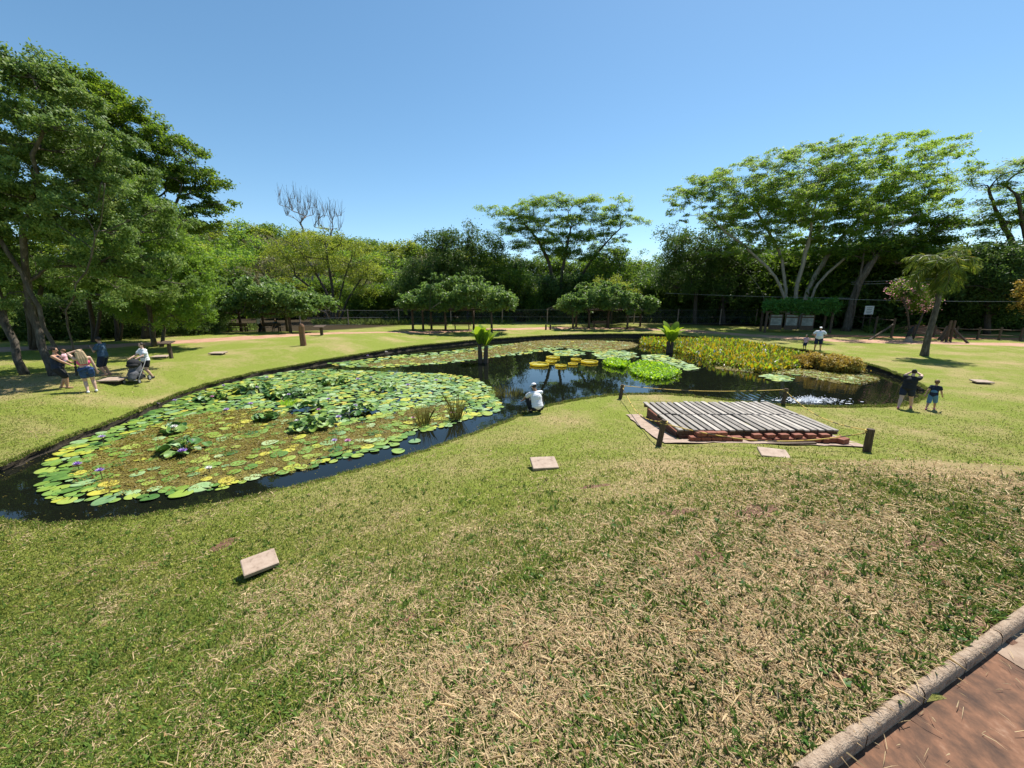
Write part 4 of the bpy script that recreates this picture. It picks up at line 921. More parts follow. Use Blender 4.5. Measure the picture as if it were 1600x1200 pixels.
def pad_pose(pd):
    q, r, k_, rs, cl = pd
    if rs: tilt = random.uniform(.25, 1.0); z = random.uniform(.05, .13) + .15 * max(0, cl); sh = random.choice([2, 4, 5, 4])
    else: tilt = random.uniform(0, .11); z = random.uniform(.016, .034); sh = random.choice([0, 1, 1, 2, 3, 3])
    return tilt, random.uniform(0, 6.28), random.uniform(0, 6.28), z, sh
pad_me = {}
sv = []; sf = []; sm = []
for i, pd in enumerate(pads):
    q, r, k_, rs, cl = pd; tilt, ta, rz, z, sh = pad_pose(pd); vsh, fsh = SH[sh]
    Mx = Matrix.Rotation(ta, 3, 'Z') @ Matrix.Rotation(tilt, 3, 'X') @ Matrix.Rotation(rz, 3, 'Z')
    if i < 300:
        if (sh, k_) not in pad_me:
            me = bpy.data.meshes.new('lily_pad'); me.from_pydata([tuple(a_) for a_ in vsh], [], fsh); me.materials.append(PM[k_]); me.polygons.foreach_set('use_smooth', np.ones(len(me.polygons), bool)); me.update(); pad_me[(sh, k_)] = me
        o = obj_mesh('lily_pad', pad_me[(sh, k_)], loc=(q[0], q[1], z)); o.rotation_euler = Mx.to_euler(); o.scale = (r, r, r)
        lab = f'upright {PN[k_]} lily leaf standing in a clump above the floating pads' if rs else f'flat {PN[k_]} lily pad floating on the near side of the pond'
        tag(o, lab, 'lily pad', 'lily pads on the pond')
    else:
        A = (np.array(Mx) @ (vsh * r).T).T + np.array([q[0], q[1], z]); b0 = len(sv); sv += [tuple(a_) for a_ in A]; sf += [tuple(j + b0 for j in ff_) for ff_ in fsh]; sm += [k_] * len(fsh)
o = obj_from('lily_pads', sv, sf, PM, smooth=True, midx=sm); o['kind'] = 'stuff'
print('PADS', len(pads))

# water lily blooms on stalks
M['lilac'] = mat_plain('lilac_petal', (.5, .38, .64), var=.2, rough=.5); M['violet'] = mat_plain('violet_petal', (.34, .2, .56), var=.2, rough=.5)
M['whitepetal'] = mat_plain('white_petal', (.78, .74, .72), var=.05, rough=.5); M['pinkpetal'] = mat_plain('pink_petal', (.62, .3, .5), var=.15, rough=.5)
M['stamen'] = mat_plain('yellow_stamen', (.7, .5, .06), rough=.6); M['stalk'] = mat_plain('green_brown_stalk', (.12, .1, .03), rough=.6)
def bloom(px, py, mt, word, h_=.22, s=.13, place=''):
    p = poly0([(px, py)])[0]; root = empty('water_lily', (p[0], p[1], 0)); tag(root, f'{word} water lily bloom on a short stalk {place}', 'flower', 'water lily blooms')
    mb = MB(); mb.tube([(0, 0, -.05), (.01, 0, h_ * .5), (0, 0, h_)], .009, 5); mb.build('stalk', M['stalk'], root)
    Q = []
    for ring, (n_, e_, l_) in enumerate(((9, .35, 1.), (8, .8, .92), (6, 1.15, .75))):
        for k_ in range(n_):
            a_ = 6.283 * (k_ + .5 * ring) / n_; d_ = np.array([math.cos(a_) * math.cos(e_), math.sin(a_) * math.cos(e_), math.sin(e_)]); sd = np.array([-math.sin(a_), math.cos(a_), 0]); b0 = np.array([0, 0, h_]); l2 = s * l_
            Q.append([b0, b0 + d_ * l2 * .5 + sd * l2 * .2, b0 + d_ * l2 + np.array([0, 0, .15 * l2]), b0 + d_ * l2 * .5 - sd * l2 * .2])
    obj_mesh('petals', quads_mesh('petals', Q, mt), root)
    mb = MB(); mb.ell((0, 0, h_ + s * .22), (s * .2, s * .2, s * .25), 8, 5); mb.build('stamens', M['stamen'], root, smooth=True)
BL = [(160,750,'violet','vivid violet','on the near raft'),(124,737,'violet','violet','among lime pads'),(162,694,'lilac','pale lilac','by a dark gap in the pads'),(328,741,'whitepetal','white','over the brown weed'),(301,698,'lilac','lilac','in the dark leafy clump'),(288,716,'violet','small violet','in the dark leafy clump'),(275,679,'whitepetal','off-white','by raised leaves'),(248,637,'lilac','lilac','near the far bank'),(275,635,'lilac','lilac','among green pads'),(333,628,'pinkpetal','pale pink','among green pads'),(350,607,'lilac','large lilac','at the raft edge'),(393,640,'lilac','lilac','among green pads'),(355,648,'lilac','lilac','among green pads'),(418,595,'lilac','lilac','among green pads'),(452,625,'lilac','bright lilac','beside fine grass'),(403,612,'lilac','lilac','among green pads'),(466,667,'whitepetal','whitish','in a leafy clump'),(530,660,'lilac','lilac','in a leafy clump'),(514,634,'lilac','lilac','among green pads'),(499,650,'pinkpetal','pinkish','over the brown weed'),(556,642,'lilac','lilac','among green pads'),(545,703,'pinkpetal','mauve pink','at the open water edge'),(524,702,'lilac','lilac','at the open water edge'),(646,664,'pinkpetal','pinkish','beside the reeds'),(704,600,'lilac','lilac','among sea-green pads'),(682,602,'lilac','lilac','among sea-green pads'),(638,607,'lilac','lilac','among sea-green pads'),(560,600,'lilac','lilac','among green pads'),(580,594,'lilac','lilac','among green pads'),(522,600,'lilac','lilac','among green pads'),(474,586,'whitepetal','white','among green pads'),(575,559,'lilac','lilac','on the far band of pads'),(604,553,'whitepetal','white','on the far band of pads'),(708,655,'pinkpetal','pale pink','between the two reed tufts')]
for px, py, mt, wd_, pl_ in BL: bloom(px, py, M[mt], wd_, random.uniform(.12, .26), random.uniform(.09, .135), pl_)

# giant water-lily trays with upturned rims
M['tray'] = mat_leaf('golden_backlit_rim', [(0, (.42, .36, .05)), (.5, (.54, .48, .08)), (1, (.5, .48, .14))], trans=.35, rough=.4)  # golden rim colour raised to carry the glow of sun from behind
M['tray_in'] = mat_noise('green_gold_lily_tray', [(.3, (.3, .3, .06)), (.7, (.5, .45, .1))], scale=6, rough=.45, bump=.4)
for px, py, w_, lab in ((842.5,571,30,'largest golden giant lily tray with upturned rim'),(864,560,21,'golden giant lily tray furthest back in its cluster'),(861,566,17,'small giant lily tray tucked beneath the back one'),(876,573,18,'small giant lily tray closest to the crouching man beside the largest'),(895,570,15,'smallest giant lily tray between two bigger ones'),(900,563,16,'giant lily tray left of the wide one by the bright green raft'),(921,567,26,'wide giant lily tray beside the bright green plant raft')):
    p = poly0([(px, py)])[0]; r = w_ / 2 / F * p[1] / ray(px, py)[1]; root = empty('giant_lily_pad', (p[0], p[1], 0)); tag(root, lab, 'giant lily pad', 'giant lily trays')
    n_ = 40; v = [(0, 0, .03)]; f = []
    rings = [(.5, .035), (.93, .03)]
    for rr_, zz in rings:
        for i in range(n_): a_ = 6.283 * i / n_; v.append((rr_ * r * math.cos(a_), rr_ * r * math.sin(a_), zz + .006 * math.sin(7 * a_)))
    f += [(0, 1 + i, 1 + (i + 1) % n_) for i in range(n_)] + [(1 + i, 1 + n_ + i, 1 + n_ + (i + 1) % n_, 1 + (i + 1) % n_) for i in range(n_)]
    obj_from('leaf', v, f, M['tray_in'], root, True)
    v = []; f = []; hh = .11 * (.7 + r)
    for rr_, zz in ((.93, .028), (.985, .03), (1.0, hh * .5), (1.03, hh), (1.015, hh), (.985, hh * .5), (.93, .04)):
        for i in range(n_): a_ = 6.283 * i / n_; q = 1 + .012 * math.sin(5 * a_ + px); v.append((rr_ * q * r * math.cos(a_), rr_ * q * r * math.sin(a_), zz + (zz > .05) * .012 * math.sin(9 * a_ + px)))
    for k_ in range(6): f += [(k_ * n_ + i, k_ * n_ + (i + 1) % n_, (k_ + 1) * n_ + (i + 1) % n_, (k_ + 1) * n_ + i) for i in range(n_)]
    obj_from('rim', v, f, M['tray'], root, True)

# bed of upright orange and green water plants, bright green raft
BED = poly0([(1000,532),(1059,532),(1136,534),(1212,547),(1256,558),(1262,575),(1197,584),(1169,581),(1153,577),(1125,573),(1094,562),(1053,551),(1022,543),(1002,542)])
def bed(name, poly, n, mats, probs, l0, l1, zmax, up, asp, hz=None, cl=.28):
    ext = poly.max(0) - poly.min(0); nc = max(30, n // 9); cc = poly.min(0) + rng.random((nc * 2, 2)) * ext; cc = cc[in_poly(cc, poly)][:nc]
    k_ = rng.integers(0, len(cc), n); p = cc[k_] + rng.normal(0, cl * .5, (n, 2)); p = p[in_poly(p, poly)]; n_ = len(p)
    ck = rng.choice(len(mats), p=probs, size=len(cc)); mi = ck[k_[:n_]]; mi = np.where(rng.random(n_) < .25, rng.choice(len(mats), p=probs, size=n_), mi)
    az_ = rng.uniform(0, 6.283, n_); el_ = rng.uniform(up - .45, min(1.5, up + .45), n_); d_ = np.stack([np.cos(az_) * np.cos(el_), np.sin(az_) * np.cos(el_), np.sin(el_)], 1); sd = np.stack([-np.sin(az_), np.cos(az_), np.zeros(n_)], 1)
    L_ = rng.uniform(l0, l1, n_)[:, None]; b0 = np.concatenate([p, rng.uniform(0, zmax, (n_, 1))], 1)
    Q = np.stack([b0, b0 + d_ * L_ * .5 + sd * L_ * asp, b0 + d_ * L_, b0 + d_ * L_ * .5 - sd * L_ * asp], 1)
    o = obj_mesh(name, quads_mesh(name, Q, mats, midx=mi)); o['kind'] = 'stuff'; return o
M['lf_amber'] = mat_leaf('amber_plant_leaf', [(0, (.2, .15, .02)), (.5, (.34, .26, .035)), (1, (.3, .29, .045))], trans=.3)
M['lf_fresh'] = mat_leaf('fresh_green_leaf', [(0, (.1, .17, .02)), (1, (.24, .33, .045))], trans=.4, rough=.4)
M['lf_bright'] = mat_leaf('bright_green_leaf', [(0, (.14, .28, .025)), (1, (.32, .48, .06))], trans=.4, rough=.4)
bed('water_plants', BED, 15000, [M['lf_amber'], M['lf_fresh'], M['lf_deep'], M['whitepetal']], [.45, .40, .13, .02], .16, .42, .3, .85, .2)
for i, pp in enumerate(([(981,575),(1000,568),(1037,571),(1064,585),(1044,594),(1013,595),(989,587)], [(940,568),(962,563),(985,570),(975,577),(950,574)])):
    bed('green_plant_raft', poly0(pp), 5200 if i == 0 else 1900, [M['lf_bright'], M['lf_fresh']], [.8, .2], .1, .22, .22, .55, .32, cl=.22)
def pond_bush(px, py, w_, h_, lab):
    p = poly0([(px, py)])[0]; sc_ = p[1] / F; C = np.array([p[0], p[1] + .6, .1]) + rng.uniform(-1, 1, (26, 3)) * np.array([w_ * .42 * sc_, .7, 0]) + np.array([0, 0, 1]) * rng.uniform(.15, h_ * sc_ * .8, (26, 1)); C[:, 2] *= 1 - .55 * np.clip(np.abs(C[:, 0] - p[0]) / (w_ * .5 * sc_), 0, 1) ** 2
    base = np.array([p[0], p[1] + .6, 0.]); st = [[base - [0, 0, .1], base + [.1, 0, .3], base + [.1, .1, .5]], [base - [.3, 0, .1], base + [-.5, 0, .4]], [base + [.3, 0, -.1], base + [.6, 0, .4]]]
    tree('water_bush', lab, 'bush', base, st, C, np.full(len(C), .42), .03, 9000, .13, M['lf_orange'] , M['stalk'], flat=.7, tufts=7, up=.6, low=0, sig=.3, group=None)
pond_bush(1282, 576, 52, 20, 'rounded orange-brown bush in the water beside the amber plants'); pond_bush(1325, 583, 48, 21, 'rounded orange-brown bush in the water at the open end of the pond')

# leafy plants growing on thick stumps in the pond
def stump_plant(px, py, hs, n, lab, ll):
    p = poly0([(px, py)])[0]; root = empty('stump_plant', (p[0], p[1], 0)); tag(root, lab, 'plant')
    for dx, hh, rr_ in hs:
        mb = MB(); tp = np.linspace(0, 1, 9)
        mb.tube([(dx + .06 * t * (1 if dx > 0 else -1), .05 * math.sin(3 * t), -.3 + (hh + .3) * t) for t in tp], [rr_ * (1.25 - .45 * t + .05 * (i % 2)) for i, t in enumerate(tp)], 12); mb.build('stem', M['dark_wood'], root, smooth=True)
    for k_ in range(n):
        dx, hh, _ = hs[k_ % len(hs)]; a_ = k_ * 2.4 + rng.uniform(-.3, .3); e_ = rng.uniform(.85, 1.45); L_ = ll * rng.uniform(.75, 1.1); b0 = np.array([dx * 1.2, 0, hh - .03])
        v = []; f = []; pos = b0.copy()
        for i in range(9):
            t = i / 8; e2 = e_ - .75 * t * t; d_ = np.array([math.cos(a_) * math.cos(e2), math.sin(a_) * math.cos(e2), math.sin(e2)]); sd = np.array([-math.sin(a_), math.cos(a_), 0])
            w_ = ll * .21 * (math.sin(math.pi * min(1, t * .96 + .02)) ** .7) * (t > .12) + .025; up_ = np.cross(sd, d_) * -1
            v += [pos + sd * w_ + np.array([0, 0, .25 * w_]), pos, pos - sd * w_ + np.array([0, 0, .25 * w_])]; pos = pos + d_ * L_ / 8
        for i in range(8): q = i * 3; f += [(q, q + 1, q + 4, q + 3), (q + 1, q + 2, q + 5, q + 4)]
        obj_from('leaf', v, f, M['lf_fresh'], root, True)
stump_plant(755, 567, [(-.17, 1.25, .145), (.15, 1.15, .15)], 14, 'broad-leaved plant on two thick dark stems rising from the pond beside the lily pads', 1.45)
stump_plant(1046, 551, [(-.08, .9, .15), (.12, .85, .15)], 12, 'broad-leaved plant on thick dark stems among the amber water plants', 1.65)
# reed tufts
M['reed'] = mat_leaf('reed_blade', [(0, (.12, .1, .03)), (.5, (.16, .15, .04)), (1, (.2, .2, .06))], trans=.2)
for px, py, h_, r_, n_, lab in ((661, 664, .85, .2, 120, 'shorter brownish reed tuft at the open water edge'), (712, 655, 1.15, .2, 130, 'taller dark reed tuft nearer the crouching man'), (790, 614, .35, .8, 220, 'low grassy tuft floating in front of the crouching man'), (452, 632, .3, .3, 130, 'fine bright green grass tuft among the lily leaves')):
    p = poly0([(px, py)])[0]; Q = []
    for _ in range(n_):
        a_ = rng.uniform(0, 6.28); rr_ = r_ * math.sqrt(rng.random()); e_ = rng.uniform(1.1, 1.55); hh = h_ * rng.uniform(.5, 1.1); b0 = np.array([rr_ * math.cos(a_), rr_ * math.sin(a_), -.05]); az_ = a_ + rng.normal(0, .8); d_ = np.array([math.cos(az_) * math.cos(e_), math.sin(az_) * math.cos(e_), math.sin(e_)]); sd = np.array([-math.sin(az_ * 3), math.cos(az_ * 3), 0]) * .009
        m_ = b0 + d_ * hh * .6; d2 = d_ * np.array([1.6, 1.6, .9]); Q.append([b0 - sd, b0 + sd, m_ + sd * .8, m_ + d2 * hh * .45, m_ - sd * .8])
    o = obj_mesh('reed_tuft', quads_mesh('reed_tuft', Q, M['reed'] if px != 452 else M['lf_bright']), loc=(p[0], p[1], 0)); tag(o, lab, 'reeds')
# splash where water pours in at the near bank
p = poly0([(1268, 627)])[0]; m, nt, b, out = mat_new('white_spray'); b.inputs['Base Color'].default_value = (.85, .87, .9, 1); b.inputs['Roughness'].default_value = .2; M['spray'] = m
mb = MB()
for _ in range(750):
    r_ = abs(rng.normal(0, .5)); a_ = rng.uniform(0, 6.28); s = rng.uniform(.005, .022); mb.ell((p[0] + 1.5 * r_ * math.cos(a_), p[1] + .55 * r_ * math.sin(a_) + .1, abs(rng.normal(0, .09)) * math.exp(-r_)), (s, s, s), 6, 4)
for _ in range(160):
    r_ = abs(rng.normal(0, .8)); a_ = rng.uniform(0, 6.28); s = rng.uniform(.02, .05); mb.ell((p[0] + r_ * 1.3 * math.cos(a_), p[1] + .3 * r_ * math.sin(a_) + .1, .004), (s * 2, s, .008), 8, 4)
o = mb.build('water_splash', M['spray'], smooth=True); o['kind'] = 'stuff'
# ------------------------------------------------------------------ slabs, deck, ropes, posts
def slab(px, py, w_, l_, rz, tilt, lab, th=.07, lift=.06, mat='slab'):
    p = G(px, py); root = empty('marker_slab', p, rz); tag(root, lab, 'slab', 'concrete marker slabs on the lawn')
    mb = MB(); mb.box((0, 0, lift + th / 2), (w_, l_, th), 0, 0, tilt, bev=.008)
    for v_ in range(len(mb.v)): x, y, z = mb.v[v_]; mb.v[v_] = (x + random.uniform(-.004, .004), y + random.uniform(-.004, .004), z)
    mb.build('top', M[mat], root)
    mb = MB(); mb.box((0, 0, lift / 2 - .03), (w_ * .7, l_ * .7, lift + .058), 0, 0, 0); mb.build('base', M['soil'], root)
slab(408, 892, .41, .35, .72, R(6), 'nearest pinkish concrete slab lying raised on the lawn with a dark gap beneath', .06, .10)
slab(850, 731, .56, .5, .1, R(5), 'pale concrete slab on the lawn midway between the crouching man and the kerb', .07, .07)
slab(1208, 714, .54, .44, -.35, R(4), 'cut-cornered concrete slab just in front of the slatted deck', .06, .05)
slab(178, 598, .8, .62, .15, R(3), 'brown slab raised on stones beside the stroller', .06, .12)
slab(252, 559, .75, .6, .3, R(2), 'flat brown slab at the foot of the slanted-top wooden post', .06, .06)
slab(341, 554, .8, .6, .1, R(2), 'thin grey slab on the grass in front of the vine pergola with benches', .06, .08)
slab(1533, 599, .66, .5, -.3, R(4), 'concrete slab alone on the right-hand lawn past the walking child', .06, .07)

# slatted deck over a brick-edged pit
X0, X1, Yf, Ym, Yb, ZT = 4.62, 9.15, 10.12, 11.62, 13.12, .74
gz = H(6.8, 13.3)
root = empty('slatted_deck', (X0, Yf, .3)); tag(root, 'grey weathered plank deck in two rows over a brick-edged pit by the pond', 'deck'); off = np.array(root.location)
for (ya, yb) in ((Yf, Ym - .01), (Ym + .01, Yb)):
    mb = MB(); x = X0; i = 0
    while x < X1 - .1:
        w_ = random.uniform(.132, .146); jl = random.uniform(-.11, .03); tz = random.uniform(-.013, .009)
        ext = -.35 if (ya == Yf and i == 0) else 0
        mb.box((x + w_ / 2 - off[0], (ya + yb) / 2 + jl * .5 - off[1] - ext * 0, ZT - .025 + tz - off[2]), (w_, yb - ya + jl, .045), random.uniform(-.014, .014), 0, random.uniform(-.008, .008), bev=.005)
        x += w_ + random.uniform(.055, .078); i += 1
    mb.build('plank_row', M['wood'], root)
for y in (Yf + .12, Ym - .14, Ym + .14, Yb - .12):
    mb = MB(); mb.box(((X0 + X1) / 2 - off[0], y - off[1], ZT - .11 - off[2]), (X1 - X0 - .06, .09, .12), 0); mb.build('joist', M['dark_wood'], root)
mb = MB()
for (cx, cy, dx, dy) in (((X0 + X1) / 2, Yf + .2, X1 - X0 - .3, .22), ((X0 + X1) / 2, Yb - .2, X1 - X0 - .3, .22), (X0 + .2, (Yf + Yb) / 2, .22, Yb - Yf - .64), (X1 - .2, (Yf + Yb) / 2, .22, Yb - Yf - .64)):
    mb.box((cx - off[0], cy - off[1], .36 - off[2]), (dx, dy, .4))
m, nt, b, out = mat_new('old_brickwork'); L = nt.links
tc = N(nt, 'ShaderNodeTexCoord'); mp = N(nt, 'ShaderNodeMapping'); mp.inputs['Rotation'].default_value = (R(90), 0, 0); bt = N(nt, 'ShaderNodeTexBrick'); bt.inputs['Scale'].default_value = 2.2
bt.inputs['Color1'].default_value = (.2, .065, .035, 1); bt.inputs['Color2'].default_value = (.12, .045, .03, 1); bt.inputs['Mortar'].default_value = (.16, .13, .1, 1)
L.new(tc.outputs['Object'], mp.inputs['Vector']); L.new(mp.outputs['Vector'], bt.inputs['Vector']); L.new(bt.outputs['Color'], b.inputs['Base Color']); b.inputs['Roughness'].default_value = .9; M['brickwall'] = m
mb.build('brick_footing', M['brickwall'], root)
# concrete apron round the pit
ap = MB()
def draped(x0, x1, y0, y1):
    nx = max(2, int((x1 - x0) / .25)); ny = max(2, int((y1 - y0) / .2)); g_ = np.stack(np.meshgrid(np.linspace(x0, x1, nx + 1), np.linspace(y0, y1, ny + 1)), -1).reshape(-1, 2); z = height(g_, False) + .035
    g2 = g_ + rng.normal(0, .018, g_.shape)
    ap.add([(a_[0], a_[1], c_) for a_, c_ in zip(g2, z)], [(j * (nx + 1) + i, j * (nx + 1) + i + 1, (j + 1) * (nx + 1) + i + 1, (j + 1) * (nx + 1) + i) for j in range(ny) for i in range(nx)])
draped(4.08, 9.55, 9.62, 10.05); draped(4.08, 4.6, 10.05, 13.15); draped(9.17, 9.55, 10.05, 11.2)
o = ap.build('concrete_apron', M['concrete']); o['kind'] = 'structure'
# pit floor under the deck
mb = MB(); mb.box(((X0 + X1) / 2, (Yf + Yb) / 2 + .1, .2), (X1 - X0, Yb - Yf, .02)); o = mb.build('pit_floor', M['soil']); o['kind'] = 'structure'
# loose red bricks, each its own thing
bk = 0
def brick(x, y, z, rz, lab, d=(.27, .17, .12)):
    mb = MB(); mb.box((0, 0, d[2] / 2), d, bev=.008); o = mb.build('brick', M['brick'], loc=(x, y, z)); o.rotation_euler = (random.uniform(-.03, .03), random.uniform(-.03, .03), rz); tag(o, lab, 'brick', 'loose red bricks along the deck front')
yb0 = 9.86
for i in range(5): brick(4.95 + i * .285, yb0 + random.uniform(-.02, .02), H(5.3, yb0) + .03, random.uniform(-.06, .06), 'red brick in the bottom course of the stack at the deck corner')
for i in range(3): brick(5.12 + i * .28, yb0 + .02, H(5.3, yb0) + .152, random.uniform(-.08, .08), 'red brick laid on top of the stack at the deck corner')
for i in range(11): brick(6.5 + i * .225, yb0 + .08 + random.uniform(-.03, .03), H(7.4, yb0) + .03, math.pi / 2 * (i % 3 == 0) + random.uniform(-.1, .1), 'red brick in the low row along the deck front', (.24, .15, .11))
for i in range(6): brick(6.7 + i * .37, yb0 + .1, H(7.4, yb0) + .142, random.uniform(-.15, .15), 'red brick resting on the low row along the deck front', (.24, .14, .1))
brick(9.0, yb0 + .05, H(9, yb0) + .03, .4, 'dark reddish brick alone at the right corner of the deck', (.3, .24, .16))
mb = MB(); mb.box((0, 0, .02), (1.3, .09, .035), 0); o = mb.build('loose_board', M['dark_wood'], loc=(7.5, yb0 - .16, H(7.5, yb0 - .16) + .04)); o.rotation_euler = (0, 0, .03); tag(o, 'dark loose board lying before the low brick row', 'board')

# rope posts
def rope_post(px, py, tx_, ty_, lab, r=.075, cap='wood'):
    p = G(px, py); t_ = PY(tx_, ty_, p[1] + .02); mb = MB(); ax = t_ - p; L_ = np.linalg.norm(ax)
    mb.tube([-ax / L_ * .15, ax * .3, ax * .7, ax * .985, ax], [r * 1.08, r, r * .97, r * .97, r * .85], 10); o = mb.build('rope_post', M['dark_wood'], loc=p); tag(o, lab, 'post', 'wooden rope posts round the deck'); return p, t_
pA, tA = rope_post(969, 623, 973, 601, 'short wooden rope post at the water side left of the deck')
pB, tB = rope_post(1223, 633, 1229, 607, 'short wooden rope post at the water side behind the deck')
pC, tC = rope_post(1029, 697, 1038, 656, 'near wooden rope post in front of the brick stack', .07)
pD, tD = rope_post(1354, 706, 1361, 670, 'near wooden rope post right of the deck with a sawn top', .085)
def rope(a, b, sag, lab, ground=True, n=40):
    a, b = np.array(a), np.array(b); pts_ = []
    for t in np.linspace(0, 1, n):
        p = a * (1 - t) + b * t + np.array([.02 * math.sin(9 * t), .03 * math.sin(7 * t + 1), -sag * 4 * t * (1 - t)])
        if ground: p[2] = max(p[2], H(p[0], p[1]) + .035)
        pts_.append(p)
    mb = MB(); o_ = pts_[0]; mb.tube([p - o_ for p in pts_], .013, 7)
    for e_ in (0, -1):
        k_ = pts_[e_] - o_; mb.tube([k_ + np.array([.085 * math.cos(q), .085 * math.sin(q), .01 * math.sin(q * 2)]) for q in np.linspace(0, 6.283, 14)], .013, 6)
    o = mb.build('rope', M['rope'], loc=o_, smooth=True); tag(o, lab, 'rope', 'yellow barrier rope round the deck')
dn = np.array([0, 0, .05])
rope(tA - dn, tB - dn, .13, 'yellow rope sagging between the two posts at the water side')
rope(tA - 2 * dn, tC - dn, .42, 'yellow rope drooping over the left edge of the deck apron')
rope(tB - 2 * dn, tD - dn, .3, 'yellow rope running down the lawn right of the deck')
rope(tC - 2 * dn, tD - 2 * dn, .33, 'yellow rope drooping across the loose bricks at the deck front')

# thick log post and slanted-top posts on the left lawn
p = G(474, 540); mb = MB(); hh = 1.55
mb.tube([(0, 0, -.2), (.01, 0, .3), (-.01, .02, hh * .55), (.02, 0, hh * .9), (.05, 0, hh)], [.21, .2, .19, .18, .11], 12, rough=.05); o = mb.build('log_post', M['red_wood'], loc=p); tag(o, 'thick reddish upright log post standing at the lawn edge by the pergola', 'post')
def lectern(px, py, h_, s, lab):
    p = G(px, py); root = empty('lectern_sign', p); tag(root, lab, 'sign')
    mb = MB(); mb.box((0, 0, h_ / 2 - .1), (.16 * s, .14 * s, h_ + .2)); mb.build('post', M['dark_wood'], root)
    mb = MB(); mb.box((-.1 * s, -.02, h_ + .05), (.72 * s, .5 * s, .05), 0, 0, R(14)); mb.build('board', M['dark_wood'], root)
lectern(268, 560, .86, .9, 'small wooden lectern sign with slanted top on the left lawn')
lectern(503, 524, .75, 1.3, 'small dark lectern sign beside the pinkish path past the log post')
for i, (px, lab) in enumerate(((852, 'short dark stub post at the path edge, first of two'), (859, 'short dark stub post at the path edge, second of two'))):
    p = at(px + 1, 49); mb = MB(); mb.tube([(0, 0, -.1), (0, 0, .6), (0, 0, .66)], [.12, .11, .07], 8); o = mb.build('stub_post', M['dark_wood'], loc=p); tag(o, lab, 'post', 'stub posts')

# ------------------------------------------------------------------ pergolas and their vines
def bench(loc, rz, lab, w_=2.1):
    root = empty('park_bench', loc, rz); tag(root, lab, 'bench', 'dark benches under the vine pergolas')
    mb = MB()
    for k_ in range(3): mb.box((0, -.12 + k_ * .14, .44), (w_, .12, .04), bev=.006)
    mb.build('seat', M['dark_wood'], root)
    mb = MB()
    for k_ in range(2): mb.box((0, .25 + k_ * .02, .64 + k_ * .17), (w_, .035, .15), 0, 0, R(-8), bev=.006)
    mb.build('backrest', M['dark_wood'], root)
    for sx in (-1, 1):
        mb = MB(); mb.box((sx * w_ * .36, -.1, .2), (.1, .08, .44)); mb.box((sx * w_ * .36, .2, .4), (.1, .07, .85)); mb.box((sx * w_ * .36, .045, .39), (.09, .215, .05)); mb.build('leg', M['dark_wood'], root)
def pergola(lab, posts, ztop, beams, r=.13):
    base = np.array([np.mean([p[0] for p in posts]), np.mean([p[1] for p in posts]), min(p[2] for p in posts)]); root = empty('pergola', base); tag(root, lab, 'pergola')
    for p in posts:
        q = np.array(p) - base; mb = MB(); mb.tube([q - [0, 0, .2], q + [.02, 0, .8], q + [0, .02, 1.6], [q[0], q[1], ztop - base[2]]], [r * 1.15, r, r * .95, r * .9], 10); mb.build('post', M['dark_wood'], root, smooth=True)
    for a_, b_ in beams:
        mb = MB(); mb.tube([np.array([*a_, ztop + .1]) - base, np.array([*b_, ztop + .1]) - base], .1, 8); mb.build('beam', M['dark_wood'], root)
    return root
